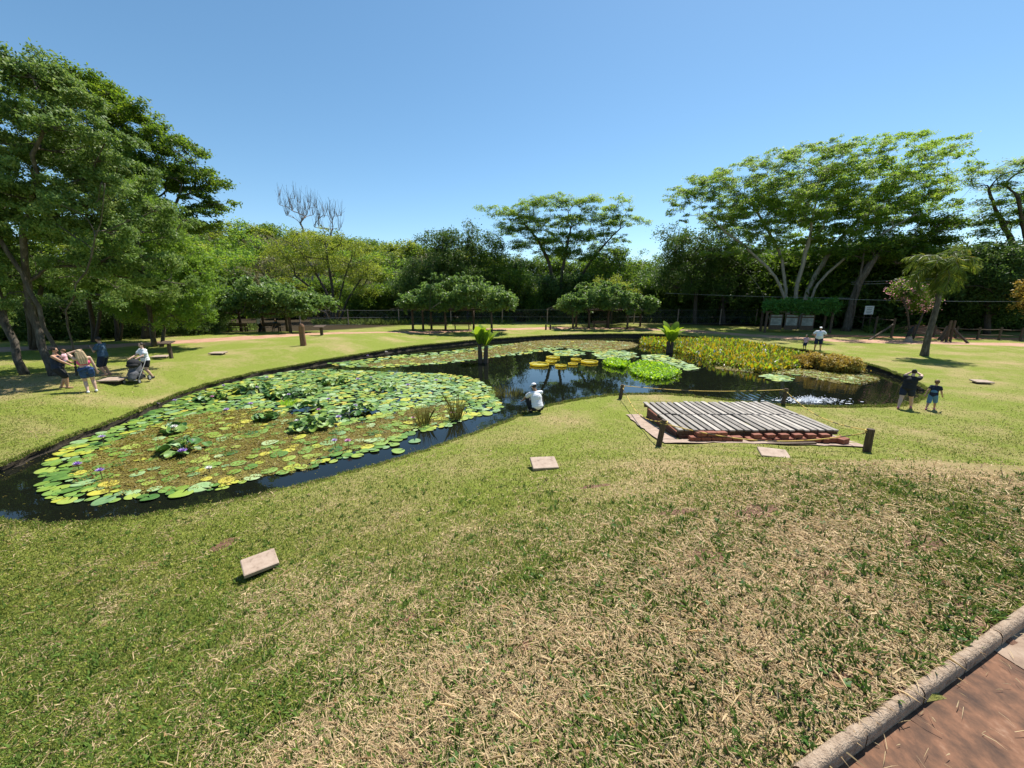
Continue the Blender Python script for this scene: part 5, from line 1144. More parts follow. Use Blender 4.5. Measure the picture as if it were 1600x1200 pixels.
def vine(lab, box, n, leaf, mat, ncl, dome=.9, hang=.6, S=.95):
    x0, x1, y0, y1, z0, z1 = box; C = []
    while len(C) < ncl:
        u, v_, w_ = random.random(), random.random(), random.random()
        ex = 1 - dome * abs(2 * u - 1) ** 3.0 * .75; ey = 1 - .5 * abs(2 * v_ - 1) ** 3
        top = z0 + (z1 - z0) * ex * ey * (.86 + .14 * math.sin(u * 11 + v_ * 5))
        z = top if w_ < .72 else z0 + (top - z0) * random.random()
        if .62 <= w_: v_ = 0 if random.random() < .7 else v_
        C.append((x0 + (x1 - x0) * u, y0 + (y1 - y0) * v_, z - S * .4))
    for _ in range(int(ncl * .8)):                # skirt of leaves hanging along the edges
        u, v_ = random.random(), random.random(); q = random.random(); x_ = x0 + (x1 - x0) * u
        if q < .5: C.append((x_, y0 + random.uniform(0, .5), z0 + random.uniform(.1, 1.3)))
        elif q < .75: C.append((x_, y1 - random.uniform(0, .5), z0 + random.uniform(0, 1.2)))
        else: C.append(((x0 if random.random() < .5 else x1) + random.uniform(-.4, .4), y0 + (y1 - y0) * v_, z0 + random.uniform(0, 1.3)))
    for _ in range(ncl // 3):                # stray shoots above and beyond the mass
        u, v_ = random.random(), random.random(); e_ = random.choice([-1, 1]) if random.random() < .4 else 0
        C.append(((x0 + (x1 - x0) * u) if not e_ else ((x0 if e_ < 0 else x1) + e_ * random.uniform(0, .7)), y0 + (y1 - y0) * v_, (z0 + (z1 - z0) * (1 - dome * abs(2 * u - 1) ** 3 * .75) + random.uniform(-.2, .45)) if not e_ else z0 + random.uniform(0, .8)))
    C = np.array(C); Sz = S * rng.uniform(.35, 1.0, len(C)); Sz[-(ncl // 3):] *= .6; ctr = np.array([(x0 + x1) / 2, (y0 + y1) / 2, z0 - 1])
    Q, T_, ci = leaf_cloud(C, Sz, n, leaf, .6, .7, 7, .6, ctr=ctr, sig=.19)
    base = np.array([(x0 + x1) / 2, (y0 + y1) / 2, z0]); root = empty('climbing_vine', base); tag(root, lab, 'vine')
    obj_mesh('foliage', quads_mesh('foliage', Q - base, mat), root)
    mb = MB()
    for c_ in C[:: 2]:
        a_ = np.array([c_[0] + rng.normal(0, .8), c_[1] + rng.normal(0, .5), z0 - .1]); mb.tube([a_ - base, (a_ + c_) / 2 + rng.normal(0, .15, 3) - base, c_ - base], [.035, .025, .012], 4, cap=False)
    for _ in range(int(ncl * hang)):
        c_ = C[rng.integers(0, len(C))]; a_ = np.array([c_[0], c_[1], z0 + .1]); e_ = a_ + np.array([rng.normal(0, .2), rng.normal(0, .2), -rng.uniform(.1, .5)]); mb.tube([a_ - base, e_ - base], [.012, .005], 3, cap=False)
    mb.build('vines', M['dark_bark'], root); return root
g_ = lambda px, Y: at(px, Y)
pp = [g_(340, 37.2), g_(376, 41), g_(453, 37.4), g_(412, 41.5), g_(448, 41.5), g_(332, 41)]
pergola('round-post pergola sheltering two dark benches', pp, 2.75, [((pp[0][0], 37.3), (pp[2][0], 37.3)), ((pp[5][0], 41.2), (pp[4][0], 41.2)), ((pp[0][0], 37.6), (pp[5][0], 41.0)), ((pp[2][0], 37.6), (pp[4][0], 41.0))])
xl, xr = at(316, 39)[0], at(500, 39)[0]
vine('broad leafy vine heaped over the pergola with two benches', (xl, xr, 36.4, 42, 3.05, 6.2), 42000, .26, M['lf_vine'], 150, hang=.5)
bench(at(372, 39.4), math.pi + .0, 'dark slatted bench under the wide vine pergola, nearer the lectern sign', 2.3); bench(at(424, 40), math.pi, 'dark slatted bench under the wide vine pergola, beside the log post', 2.3)
pp = [g_(768, 44), g_(661, 47.5), g_(674, 48.5), g_(696, 46.5), g_(740, 47.5), g_(645, 46)]
pergola('round-post pergola in the middle of the far lawn with a lone front post', pp, 2.9, [((pp[5][0], 46), (pp[0][0], 44.2)), ((pp[1][0], 48), (pp[4][0], 48))])
xl, xr = at(640, 46.5)[0], at(795, 46.5)[0]
vine('rounded leafy vine canopy on the middle pergola', (xl, xr, 43.6, 49.5, 3.15, 6.6), 40000, .27, M['lf_vine'], 150, dome=.8, S=.85, hang=.6)
bench(at(685, 48.4), math.pi, 'dark slatted bench under the middle vine pergola', 2.4); bench(at(722, 48.6), math.pi, 'dark slatted bench under the middle vine pergola close to its front post', 2.4)
pp = [g_(980, 50), g_(900, 53), g_(920, 51), g_(950, 52), g_(895, 50.5), g_(1000, 54)]
pergola('round-post pergola furthest along the far lawn', pp, 2.7, [((pp[4][0], 50.4), (pp[0][0], 50.1)), ((pp[1][0], 53.3), (pp[5][0], 53.6))])
xl, xr = at(876, 52)[0], at(1008, 52)[0]
vine('low sunlit vine canopy on the furthest pergola', (xl, xr, 49.4, 55, 2.9, 6.1), 34000, .27, M['lf_vine'], 130, dome=.8, hang=.5, S=.85)
bench(at(938, 52.5), math.pi, 'dark slatted bench under the furthest vine pergola', 2.4)

# ivy-topped notice shelter
Yk = 43.5; a_ = at(1196, Yk + .6); b_ = at(1298, Yk - 1.2); ang = math.atan2(b_[1] - a_[1], b_[0] - a_[0]); wK = np.linalg.norm((b_ - a_)[:2]); root = empty('notice_shelter', (a_ + b_) / 2, ang); tag(root, 'notice shelter with three pale information panels beside the great umbrella tree', 'notice shelter')
for x in (-wK / 2, wK / 2):
    for y in (0, 1.6): mb = MB(); mb.box((x, y, 1.0), (.2, .2, 2.5)); mb.build('post', M['dark_wood'], root)
mb = MB(); mb.box((0, .8, 2.3), (wK + .3, 1.4, .12)); mb.build('roof', M['dark_wood'], root)
for i in range(3):
    x = -wK / 2 + 1.05 + i * 1.52
    mb = MB(); mb.box((x, .32, 1.2), (1.3, .08, 1.75)); fr = mb.build('panel_frame', M['dark_wood'], root)
    mb = MB(); mb.box((x, .262, 1.22), (1.08, .03, .82), bev=.01); mb.box((x, .262, 1.86), (1.08, .03, .16), bev=.01); mb.build('panel', M['board'], fr)
    mb = MB()
    for k_ in range(5): mb.box((x - .08 + .04 * (k_ % 2), .242, 1.5 - k_ * .13), (.8 - .1 * (k_ % 3), .01, .03))
    mb.build('text_lines', M['greycloth'], fr)
C = []
for _ in range(210):
    u, v_ = random.random(), random.random(); C.append([-wK / 2 - .35 + (wK + .7) * u, .1 + 1.4 * v_ if random.random() < .6 else .05, random.uniform(2.25, 3.55)])
C = np.array(C); Q, _, _ = leaf_cloud(C, np.full(len(C), .36), 34000, .14, .7, .9, 8, .4, ctr=np.array([0, .8, 2.6]), sig=.25)
o = obj_mesh('ivy_hedge', quads_mesh('ivy_hedge', Q, M['lf_ivy']), loc=(a_ + b_) / 2, rz=ang); tag(o, 'clipped dark ivy hedge growing over the notice shelter roof', 'ivy')

# ------------------------------------------------------------------ fences, wires, far signs on the right
def fence(name, lab, pts_, h_, wires, r=.07, mesh=False, brace=()):
    base = np.array(pts_[0]); root = empty(name, base); tag(root, lab, 'fence')
    for p in pts_:
        q = np.array(p) - base; mb = MB(); mb.tube([q - [0, 0, .2], q + [0, 0, h_ * .6], q + [.02, 0, h_ + .12]], [r, r * .95, r * .9], 8); mb.build('post', M['concrete'] if mesh else M['dark_wood'], root)
    for w_ in wires:
        mb = MB()
        for a_, b_ in zip(pts_[:-1], pts_[1:]):
            a2 = np.array(a_) - base + [0, 0, h_ * w_]; b2 = np.array(b_) - base + [0, 0, h_ * w_]; mb.tube([a2, (a2 + b2) / 2 - [0, 0, .04], b2], .012 if mesh else .045, 4, cap=False)
        mb.build('wire' if mesh else 'rail', M['metal'] if mesh else M['dark_wood'], root)
    if mesh:
        mb = MB()
        for a_, b_ in zip(pts_[:-1], pts_[1:]):
            a2 = np.array(a_) - base; b2 = np.array(b_) - base; d_ = b2 - a2; n_ = int(np.linalg.norm(d_[:2]) / .3)
            for i in range(n_):
                for s in (-1, 1):
                    t0 = i / n_; t1 = min(1, max(0, t0 + s * h_ / np.linalg.norm(d_[:2]))); hh = abs(t1 - t0) * np.linalg.norm(d_[:2]); mb.tube([a2 + d_ * t0 + [0, 0, .05], a2 + d_ * t1 + [0, 0, .05 + hh * .97]], .0035, 3, cap=False)
        mb.build('wire_mesh', M['metal'], root)
    for q0, q1 in brace:
        mb = MB(); mb.tube([np.array(q0) - base, np.array(q1) - base], r * .9, 8); mb.build('brace', M['dark_wood'], root)
    return root
xs = [470, 545, 624, 705, 785, 855, 920, 990, 1058, 1124, 1180]
fence('wire_fence', 'long chain-link fence with pale posts along the dark trees', [at(x, np.interp(x, [470, 700, 1180], [54, 59, 57])) for x in xs], 2.1, (.04, .5, .98), .075, True)
p0, p1, p2 = at(1330, 45.5), at(1368, 41.5), at(1396, 37.5)
fence('wire_fence', 'short dark fence with a slanting brace post beside the pale-trunked tree', [p0, p1, p2], 1.75, (.95,), .1, False, [(p2 + [0, 0, 1.3], at(1362, 35.6))])
q = [at(1488, 33.8), at(1491, 37), at(1500, 42)]
fence('wire_fence', 'pale fence post with braces just right of the palm', [at(1484, 33.6), at(1490, 33.6)], 1.75, (), .1, False, [(at(1490, 33.6) + [0, 0, 1.2], at(1520, 32.6)), (at(1484, 33.6) + [0, 0, 1.1], at(1477, 33.8))])
fence('rail_fence', 'low dark two-rail fence behind the palm at the right edge', [at(x, Y) for x, Y in ((1430, 38.5), (1462, 37.5), (1497, 36.6), (1532, 35.8), (1566, 35.2), (1600, 34.6), (1640, 34))], 1.05, (.45, .92), .09)
# picnic-like fallen trunk leaning
p = at(1473, 35.5); mb = MB(); mb.tube([(0, 0, -.1), (.3, 0, .5), (.62, .1, 1.2)], [.2, .17, .14], 9); o = mb.build('leaning_log', M['dark_wood'], loc=p); tag(o, 'leaning dark log between the palm and the braced fence post', 'log')
# white notice board behind the fence
p = at(1353, 46.5); root = empty('notice_board', p); tag(root, 'white rectangular notice board behind the braced fence', 'sign')
mb = MB(); mb.box((0, 0, 2.35), (1.05, .05, 1.0), bev=.01); mb.build('panel', M['white'], root)
mb = MB(); [mb.box((-.02, -.03, 2.62 - k_ * .19), (.7 - .12 * (k_ % 2), .01, .055)) for k_ in range(4)]; mb.build('text_lines', M['greycloth'], root)
for x in (-.4, .4): mb = MB(); mb.box((x, .05, 1.1), (.09, .05, 2.4)); mb.build('post', M['dark_wood'], root)
# red soil heap and patch behind the palm
p = at(1437, 43); v = []; f = []; nn = 26
for j in range(9):
    for i in range(nn): a2 = 6.283 * i / nn; rr_ = 2.4 * j / 8 * (1 + .12 * math.sin(3 * a2) + .07 * math.sin(5 * a2 + 1)); v.append((rr_ * 1.25 * math.cos(a2), rr_ * math.sin(a2), max(-.1, .95 * (1 - (j / 8) ** 1.3)) + random.uniform(-.05, .05) - .05))
for j in range(8): f += [(j * nn + i, j * nn + (i + 1) % nn, (j + 1) * nn + (i + 1) % nn, (j + 1) * nn + i) for i in range(nn)]
o = obj_from('soil_heap', v, f, M['redsoil'], smooth=True, loc=p); tag(o, 'heap of red soil beyond the fence near the palm', 'soil heap')
strip('red_dirt', [(31.5, 40.5), (36, 38.6), (42, 37.2), (50, 36.0)], 2.2, M['redsoil'], .04)
# small leafy plant on top of the heap
Q = []
for k_ in range(14):
    a2 = k_ * 2.4; e_ = rng.uniform(.3, 1.2); d_ = np.array([math.cos(a2) * math.cos(e_), math.sin(a2) * math.cos(e_), math.sin(e_)]); sd = np.array([-math.sin(a2), math.cos(a2), 0]) * .12; Q.append([np.zeros(3), d_ * .35 + sd, d_ * .75, d_ * .35 - sd])
o = obj_mesh('small_plant', quads_mesh('small_plant', Q, M['lf_fresh']), loc=p + np.array([-.4, -.3, .8])); tag(o, 'small leafy plant growing on the red soil heap', 'plant')
# dark bird-like stump figure at the path edge
p = at(1424, 34); mb = MB(); mb.tube([(0, 0, -.1), (.02, 0, .25), (0, .02, .5)], [.3, .25, .2], 10); o = mb.build('tree_stump', M['concrete'], loc=p); tag(o, 'pale cut tree stump at the path edge beside the palm', 'stump')
root = empty('dark_bird', p + np.array([0, 0, .5])); tag(root, 'dark upright bird perched on the pale tree stump', 'bird')
mb = MB(); Mx = np.array(Matrix.Rotation(R(22), 3, 'Y')); mb.ell((0, 0, .38), (.17, .15, .34), 12, 8, Mx); mb.ell((.17, 0, .8), (.1, .09, .1), 10, 7); mb.tube([(.08, 0, .6), (.15, 0, .76)], [.1, .08], 8); mb.tube([(.24, 0, .8), (.36, 0, .76)], [.04, .008], 6); mb.tube([(-.12, 0, .12), (-.3, 0, -.05)], [.09, .04], 6)
for s in (-.06, .06): mb.tube([(.02, s, .1), (.03, s, -.01)], .02, 5)
mb.build('body', M['black'], root, smooth=True)
# overhead wires
def wire(a_, b_, sag, lab):
    a_, b_ = np.array(a_), np.array(b_); mb = MB(); mb.tube([(a_ + (b_ - a_) * t - [0, 0, sag * 4 * t * (1 - t)]) - a_ for t in np.linspace(0, 1, 24)], .022, 5); o = mb.build('overhead_wire', M['metal'], loc=a_); tag(o, lab, 'wire', 'overhead wires at the right'); return o
wire(PY(1310, 467, 44), PY(1720, 470, 34), .15, 'lowest overhead wire crossing behind the palm trunk'); wire(PY(1330, 441, 46), PY(1720, 418, 38), .15, 'upper overhead wire crossing behind the palm fronds'); wire(PY(1330, 444, 46), PY(1720, 425, 38), .2, 'second overhead wire just under the upper one'); wire(PY(1040, 458, 57), PY(1330, 466, 45), .1, 'thin overhead wire in front of the dark trees behind the notice shelter')
# ------------------------------------------------------------------ people
def nrm(v): v = np.asarray(v, float); return v / (np.linalg.norm(v) + 1e-9)
def ik(a, t, l1, l2, pole):
    a = np.asarray(a, float); t = np.asarray(t, float); d = t - a; L_ = np.linalg.norm(d); mx = (l1 + l2) * .995
    if L_ > mx: t = a + d / L_ * mx; d = t - a; L_ = mx
    u = d / L_; x = (l1 * l1 - l2 * l2 + L_ * L_) / (2 * L_); h_ = math.sqrt(max(0, l1 * l1 - x * x))
    p = np.asarray(pole, float); p = p - u * p.dot(u); p = nrm(p)
    return a + u * x + p * h_, t
def capsule(mb, a, b, r1, r2, n=12):
    a = np.asarray(a, float); b = np.asarray(b, float)
    mb.tube([a, a * .5 + b * .5, b], [r1, (r1 + r2) / 2, r2], n); mb.ell(a, (r1,) * 3, n, 8); mb.ell(b, (r2,) * 3, n, 8)
def fuse(mb, name, mat, parent, vox, smooth=4):
    """grow one continuous skin over overlapping shapes"""
    me = bpy.data.meshes.new(name); me.from_pydata(mb.v, [], mb.f); o = bpy.data.objects.new(name, me); COL.objects.link(o)
    r = o.modifiers.new('skin', 'REMESH'); r.mode = 'VOXEL'; r.voxel_size = vox
    s = o.modifiers.new('soft', 'SMOOTH'); s.factor = .5; s.iterations = smooth
    dg = bpy.context.evaluated_depsgraph_get(); dg.update(); ev = o.evaluated_get(dg); nm = bpy.data.meshes.new_from_object(ev)
    bpy.data.objects.remove(o); nm.name = name; nm.materials.clear(); nm.materials.append(mat)
    nm.polygons.foreach_set('use_smooth', np.ones(len(nm.polygons), bool)); nm.update()
    return obj_mesh(name, nm, parent)
def person(loc, rz, lab, Hh, skin, w=1.0, pelvis=None, up=(0, 0, 1), twist=0, head=(0, 0, 1), look=0, hands=None, epole=None, feet=None, kpole=None, curl=.5, shirt=None, sleeve=.5, shirt_len=1.0, bare_mid=False,
           shorts=None, short_len=.6, hair=None, hair_style='short', cap=None, shoes=None, sock=0, headk=1.0, group=None, belly=1.0, bib=False, foot_dir=None):
    root = empty('person', loc, rz); tag(root, lab, 'person', group)
    h = Hh; P = np.array([0, 0, .515 * h]) if pelvis is None else np.array(pelvis, float) * h
    up = nrm(up); rt = np.array([math.cos(twist), math.sin(twist), 0]); rt = nrm(rt - up * rt.dot(up)); fw = np.cross(up, rt)
    B = np.stack([rt, fw, up], 1)
    neck = P + up * .300 * h; hd = nrm(head); hc = neck + hd * .108 * h * (1 + .35 * (headk - 1)) + up * .01 * h
    hf = np.array([-math.sin(look), math.cos(look), 0]); hf = nrm(hf - hd * hf.dot(hd)); hr = np.cross(hf, hd); HB = np.stack([hr, hf, hd], 1); k = headk
    sw = .108 * h * (1 + (w - 1) * .35)
    sh = [P + up * .278 * h - rt * sw, P + up * .278 * h + rt * sw]
    hp = [P - rt * .052 * h * w - up * .025 * h, P + rt * .052 * h * w - up * .025 * h]
    hands = hands or [(-.2, .03, .40), (.2, .03, .40)]; epole = epole or [(-.3, -1, -.2), (.3, -1, -.2)]
    feet = feet or [(-.065, -.01, .042), (.065, -.01, .042)]; kpole = kpole or [(0, 1, 0), (0, 1, 0)]
    body = MB(); arm = []; leg = []
    for i in (0, 1):
        el, wr = ik(sh[i], np.array(hands[i]) * h, .175 * h, .148 * h, epole[i]); kn, an = ik(hp[i], np.array(feet[i]) * h, .245 * h, .238 * h, kpole[i]); arm.append((sh[i], el, wr)); leg.append((hp[i], kn, an))
    # trunk
    body.ell(P + up * .0 * h, (.093 * h * w, .066 * h * w, .072 * h), 16, 10, B); body.ell(P + up * .085 * h + fw * .012 * h * (w - 1) * 4 * belly, (.083 * h * w, .062 * h * w * (1 + (w - 1) * belly), .09 * h), 16, 10, B)
    body.ell(P + up * .19 * h, (.098 * h * (1 + (w - 1) * .7), .066 * h * w, .105 * h), 16, 10, B); capsule(body, sh[0] + rt * .02 * h, sh[1] - rt * .02 * h, .038 * h, .038 * h)
    capsule(body, P + up * .275 * h, hc - hd * .03 * h, .037 * h, .031 * h)
    # head: skull, jaw, nose, ears
    body.ell(hc + hd * .012 * h * k, (.045 * h * k, .056 * h * k, .056 * h * k), 16, 12, HB); body.ell(hc - hd * .026 * h * k + hf * .014 * h * k, (.034 * h * k, .038 * h * k, .036 * h * k), 14, 10, HB)
    capsule(body, hc + hf * .05 * h * k + hd * .006 * h * k, hc + hf * .062 * h * k - hd * .011 * h * k, .006 * h * k, .0085 * h * k, 8)
    for s in (-1, 1): body.ell(hc + hr * s * .046 * h * k - hf * .004 * h * k - hd * .002 * h * k, (.006 * h * k, .012 * h * k, .017 * h * k), 8, 6, HB)
    for i in (0, 1):
        s = -1 if i == 0 else 1; a_, e_, w_ = arm[i]
        q = 1 + (w - 1) * .6
        capsule(body, a_, e_, .031 * h * q, .024 * h * q); capsule(body, e_, w_, .0245 * h * q, .0155 * h * q)
        f_ = nrm(w_ - e_); side = nrm(np.cross(f_, nrm(np.cross(f_, up) + 1e-3))); pn = nrm(np.cross(f_, rt if abs(f_.dot(rt)) < .9 else fw)); ac = np.cross(f_, pn)
        pc = w_ + f_ * .03 * h; HBm = np.stack([ac, pn, f_], 1); body.ell(pc, (.021 * h, .0115 * h, .032 * h), 12, 8, HBm)
        for j, ln in enumerate((.036, .042, .039, .030)):
            r0 = pc + f_ * .024 * h + ac * (.0155 - .0103 * j) * h; c1 = r0 + nrm(f_ - pn * curl * .5) * ln * .55 * h; c2 = c1 + nrm(f_ - pn * curl * 1.6) * ln * .5 * h
            capsule(body, r0, c1, .0055 * h, .0052 * h, 8); capsule(body, c1, c2, .0052 * h, .0045 * h, 8)
        tr = pc - f_ * .012 * h + ac * .016 * h * (1 if s < 0 else -1); t1 = tr + nrm(ac * (1 if s < 0 else -1) * .8 + f_ * .8) * .026 * h; capsule(body, tr, t1, .007 * h, .0062 * h, 8); capsule(body, t1, t1 + nrm(f_ - pn * curl) * .02 * h, .006 * h, .005 * h, 8)
        a_, e_, w_ = leg[i]; capsule(body, a_, e_, .054 * h * q, .034 * h * q); capsule(body, e_ * .98 + a_ * .02, e_ * .68 + w_ * .32 - np.array([0, .008 * h, 0]), .033 * h * q, .035 * h * q); capsule(body, e_ * .68 + w_ * .32 - np.array([0, .006 * h, 0]), w_, .034 * h * q, .0195 * h * q)
        fd = np.array([0, 1, 0.]) if foot_dir is None else nrm(foot_dir[i]); fd = nrm(fd)
        capsule(body, w_ - np.array([0, 0, .016 * h]), w_ + fd * .085 * h - np.array([0, 0, .024 * h]), .022 * h, .017 * h, 10); body.ell(w_ - fd * .02 * h - np.array([0, 0, .018 * h]), (.02 * h, .022 * h, .024 * h), 10, 8)
    v_ = max(.0058, .0045 * h); fuse(body, 'body', skin, root, v_, 3)
    # eyes, lips
    for s in (-1, 1): mb = MB(); mb.ell(hc + hr * s * .019 * h * k + hf * .0515 * h * k + hd * .010 * h * k, (.0062 * h * k, .004 * h * k, .0045 * h * k), 8, 6, HB); mb.build('eye', M['eye'], root, True)
    mb = MB(); mb.ell(hc + hf * .051 * h * k - hd * .027 * h * k, (.014 * h * k, .004 * h * k, .004 * h * k), 10, 6, HB); mb.build('lips', M['lips'], root, True)
    if hair:
        mb = MB(); mb.ell(hc + hd * .018 * h * k - hf * .010 * h * k, (.0515 * h * k, .0575 * h * k, .058 * h * k), 16, 12, HB)
        if hair_style == 'bun': mb.ell(hc - hf * .058 * h + hd * .035 * h, (.028 * h, .026 * h, .028 * h), 10, 8, HB)
        o = fuse(mb, 'hair', hair, root, max(.008, .006 * h), 2)
        # the cap of hair ends above the brow and in front of the ears
        me = o.data; bm = bmesh.new(); bm.from_mesh(me); pl = hc + hf * .028 * h * k + hd * .020 * h * k; nn = nrm(hf * .8 - hd * .75)
        bmesh.ops.bisect_plane(bm, geom=bm.verts[:] + bm.edges[:] + bm.faces[:], plane_co=Vector(pl), plane_no=Vector(nn), clear_outer=True)
        mb = MB()
        if hair_style == 'long':
            mb.ell(hc - hf * .028 * h - hd * .02 * h, (.052 * h, .042 * h, .06 * h), 12, 8, HB)
            for dx in (-.04, -.013, .013, .04): capsule(mb, hc - hf * .035 * h + hr * dx * h, neck - fw * .06 * h + rt * (dx * 1.5) * h - up * .02 * h, .034 * h, .034 * h); capsule(mb, neck - fw * .06 * h + rt * (dx * 1.5) * h - up * .02 * h, P + up * .165 * h - fw * .085 * h * w + rt * dx * 1.2 * h, .033 * h, .014 * h)
        if hair_style == 'tail': mb.ell(hc - hf * .07 * h, (.024 * h, .024 * h, .03 * h), 10, 8, HB); capsule(mb, hc - hf * .07 * h, neck - fw * .06 * h, .02 * h, .012 * h)
        if mb.v:
            o2 = fuse(mb, 'hair', hair, root, max(.008, .006 * h), 2); bm.from_mesh(o2.data); bpy.data.objects.remove(o2)
        bm.to_mesh(me); bm.free(); me.polygons.foreach_set('use_smooth', np.ones(len(me.polygons), bool))
    if cap:
        mb = MB(); mb.ell(hc + hd * .028 * h - hf * .004 * h, (.054 * h * k, .062 * h * k, .052 * h * k), 16, 12, HB); mb.ell(hc + hd * .034 * h + hf * .072 * h, (.04 * h, .05 * h, .007 * h), 14, 6, HB); o = fuse(mb, 'cap', cap, root, .008, 2)
        bm = bmesh.new(); bm.from_mesh(o.data); bmesh.ops.bisect_plane(bm, geom=bm.verts[:] + bm.edges[:] + bm.faces[:], plane_co=Vector(hc + hd * .022 * h), plane_no=Vector(-hd), clear_outer=True); bm.to_mesh(o.data); bm.free()
    g = .009 * h
    if shirt:
        mb = MB(); lo = 0 if not bare_mid else .17
        if not bare_mid:
            mb.ell(P + up * .005 * h, (.104 * h * w + g, .077 * h * w + g, .08 * h * shirt_len), 16, 10, B); mb.ell(P + up * .05 * h, (.098 * h * w + g, .073 * h * w + g, .08 * h), 16, 10, B); mb.ell(P + up * .085 * h + fw * .012 * h * (w - 1) * 4 * belly, (.086 * h * w + g, .064 * h * w * (1 + (w - 1) * belly) + g, .095 * h), 16, 10, B)
            capsule(mb, P + up * .03 * h + rt * .03 * h * w, P + up * .17 * h + rt * .03 * h * w, .066 * h * w, .066 * h * w); capsule(mb, P + up * .03 * h - rt * .03 * h * w, P + up * .17 * h - rt * .03 * h * w, .066 * h * w, .066 * h * w)
        mb.ell(P + up * .19 * h, (.1 * h * (1 + (w - 1) * .7) + g, .068 * h * w + g, (.108 if not bare_mid else .088) * h), 16, 10, B)
        if sleeve > 0:
            capsule(mb, sh[0] + rt * .02 * h, sh[1] - rt * .02 * h, .038 * h + g, .038 * h + g)
            for i in (0, 1): a_, e_, _ = arm[i]; capsule(mb, a_, a_ + (e_ - a_) * sleeve, .033 * h * (1 + (w - 1) * .6) + g, .034 * h * (1 + (w - 1) * .6) + g * 1.3)
        else:
            for s in (-1, 1):
                a0 = P + up * .19 * h + rt * s * .062 * h; capsule(mb, a0 + fw * .065 * h, P + up * .315 * h + rt * s * .066 * h, .012 * h, .012 * h, 8); capsule(mb, a0 - fw * .066 * h, P + up * .315 * h + rt * s * .066 * h, .012 * h, .012 * h, 8)
        fuse(mb, 'shirt' if sleeve > 0 else 'top', shirt, root, max(.008, .007 * h), 4)
    if shorts:
        mb = MB(); mb.ell(P + up * .012 * h, (.1 * h * w + g * .7, .073 * h * w + g * .7, .08 * h), 16, 10, B); mb.ell(P + up * (.06 if not bib else .11) * h, (.088 * h * w + g * .7, .067 * h * w + g * (2.2 if bib else .7), .05 * h if not bib else .1 * h), 16, 10, B)
        for i in (0, 1):
            a_, e_, w_ = leg[i]; q = 1 + (w - 1) * .6
            if short_len <= 1: capsule(mb, a_, a_ + (e_ - a_) * short_len, .057 * h * q + g, .049 * h * q + g * 1.4)
            else: capsule(mb, a_, e_, .057 * h * q + g, .04 * h * q + g); capsule(mb, e_, e_ + (w_ - e_) * (short_len - 1), .04 * h * q + g, .034 * h * q + g)
        fuse(mb, 'shorts' if short_len <= 1.05 else 'trousers', shorts, root, max(.008, .007 * h), 4)
    if shoes:
        for i in (0, 1):
            w_ = leg[i][2]; fd = np.array([0, 1, 0.]) if foot_dir is None else nrm(foot_dir[i]); mb = MB()
            capsule(mb, w_ - np.array([0, 0, .018 * h]), w_ + fd * .09 * h - np.array([0, 0, .024 * h]), .027 * h, .022 * h, 10); mb.ell(w_ - fd * .02 * h - np.array([0, 0, .018 * h]), (.026 * h, .028 * h, .03 * h), 10, 8); fuse(mb, 'shoe', shoes, root, .007, 3)
    return root, dict(hands=[arm[0][2], arm[1][2]], hc=hc, P=P)
M['lips'] = mat_plain('lip_skin', (.38, .15, .12), var=.05, rough=.5)
def gp(px, py): return G(px, py)
# woman carrying a baby
p = gp(99, 607)
person(p, R(-60), 'barefoot woman in dark vest and black shorts carrying a baby by the tree', 1.62, M['skin'], w=1.28, up=(0, .0, 1), head=(0, .12, 1), hands=[(-.03, .22, .63), (.07, .24, .57)], epole=[(-1, -.4, -.5), (1, -.4, -.5)], shirt=M['navy'], sleeve=0, shorts=M['black'], short_len=.85, hair=M['hair_dark'], hair_style='bun',
       feet=[(-.07, -.05, .042), (.07, .1, .042)])
d_ = np.array([math.sin(R(60)), math.cos(R(60)), 0])
person(p + d_ * .25 + np.array([0, 0, .72]), R(112), 'baby in pink top and pale blue shorts held in the arms of the woman', .78, M['skin_light'], w=1.15, pelvis=(0, 0, .5), headk=1.55, hands=[(-.14, .16, .66), (.14, .16, .66)], feet=[(-.09, .12, .2), (.09, .12, .2)], shirt=M['palepink'], sleeve=.5, shorts=M['lightblue'], short_len=.55, hair=M['hair_brown'])
# woman with long blonde hair and a raised arm
p = gp(143, 613)
person(p, R(50), 'woman with long blonde hair in bright pink crop top and denim shorts raising an arm', 1.7, M['skin_light'], w=1.08, up=(-.06, -.02, 1), head=(-.2, .1, 1), hands=[(-.075, .07, .97), (.17, .05, .45)], epole=[(-1, .35, .25), (.4, -1, 0)], shirt=M['pink'], sleeve=0, bare_mid=True, shorts=M['denim'], short_len=.42, hair=M['hair_blonde'], hair_style='long', shoes=M['whiteshoe'], feet=[(-.05, -.03, .042), (.085, .05, .042)])
# denim jacket tied round her waist
o = empty('tied_jacket', p, R(50)); tag(o, 'blue denim jacket tied round the waist of the pink-topped woman', 'jacket')
mb = MB()
for a2 in np.linspace(0, 6.28, 22): mb.ell((.19 * math.cos(a2), .145 * math.sin(a2) - .02, .93 - .05 * math.sin(a2 * 2 + 1) + .02), (.05, .04, .055), 8, 6)
for x in (.05, .1, .15): capsule(mb, (x, -.15, .92), (x + .03, -.14, .76), .045, .03)
fuse(mb, 'cloth', M['denim'], o, .011, 3)
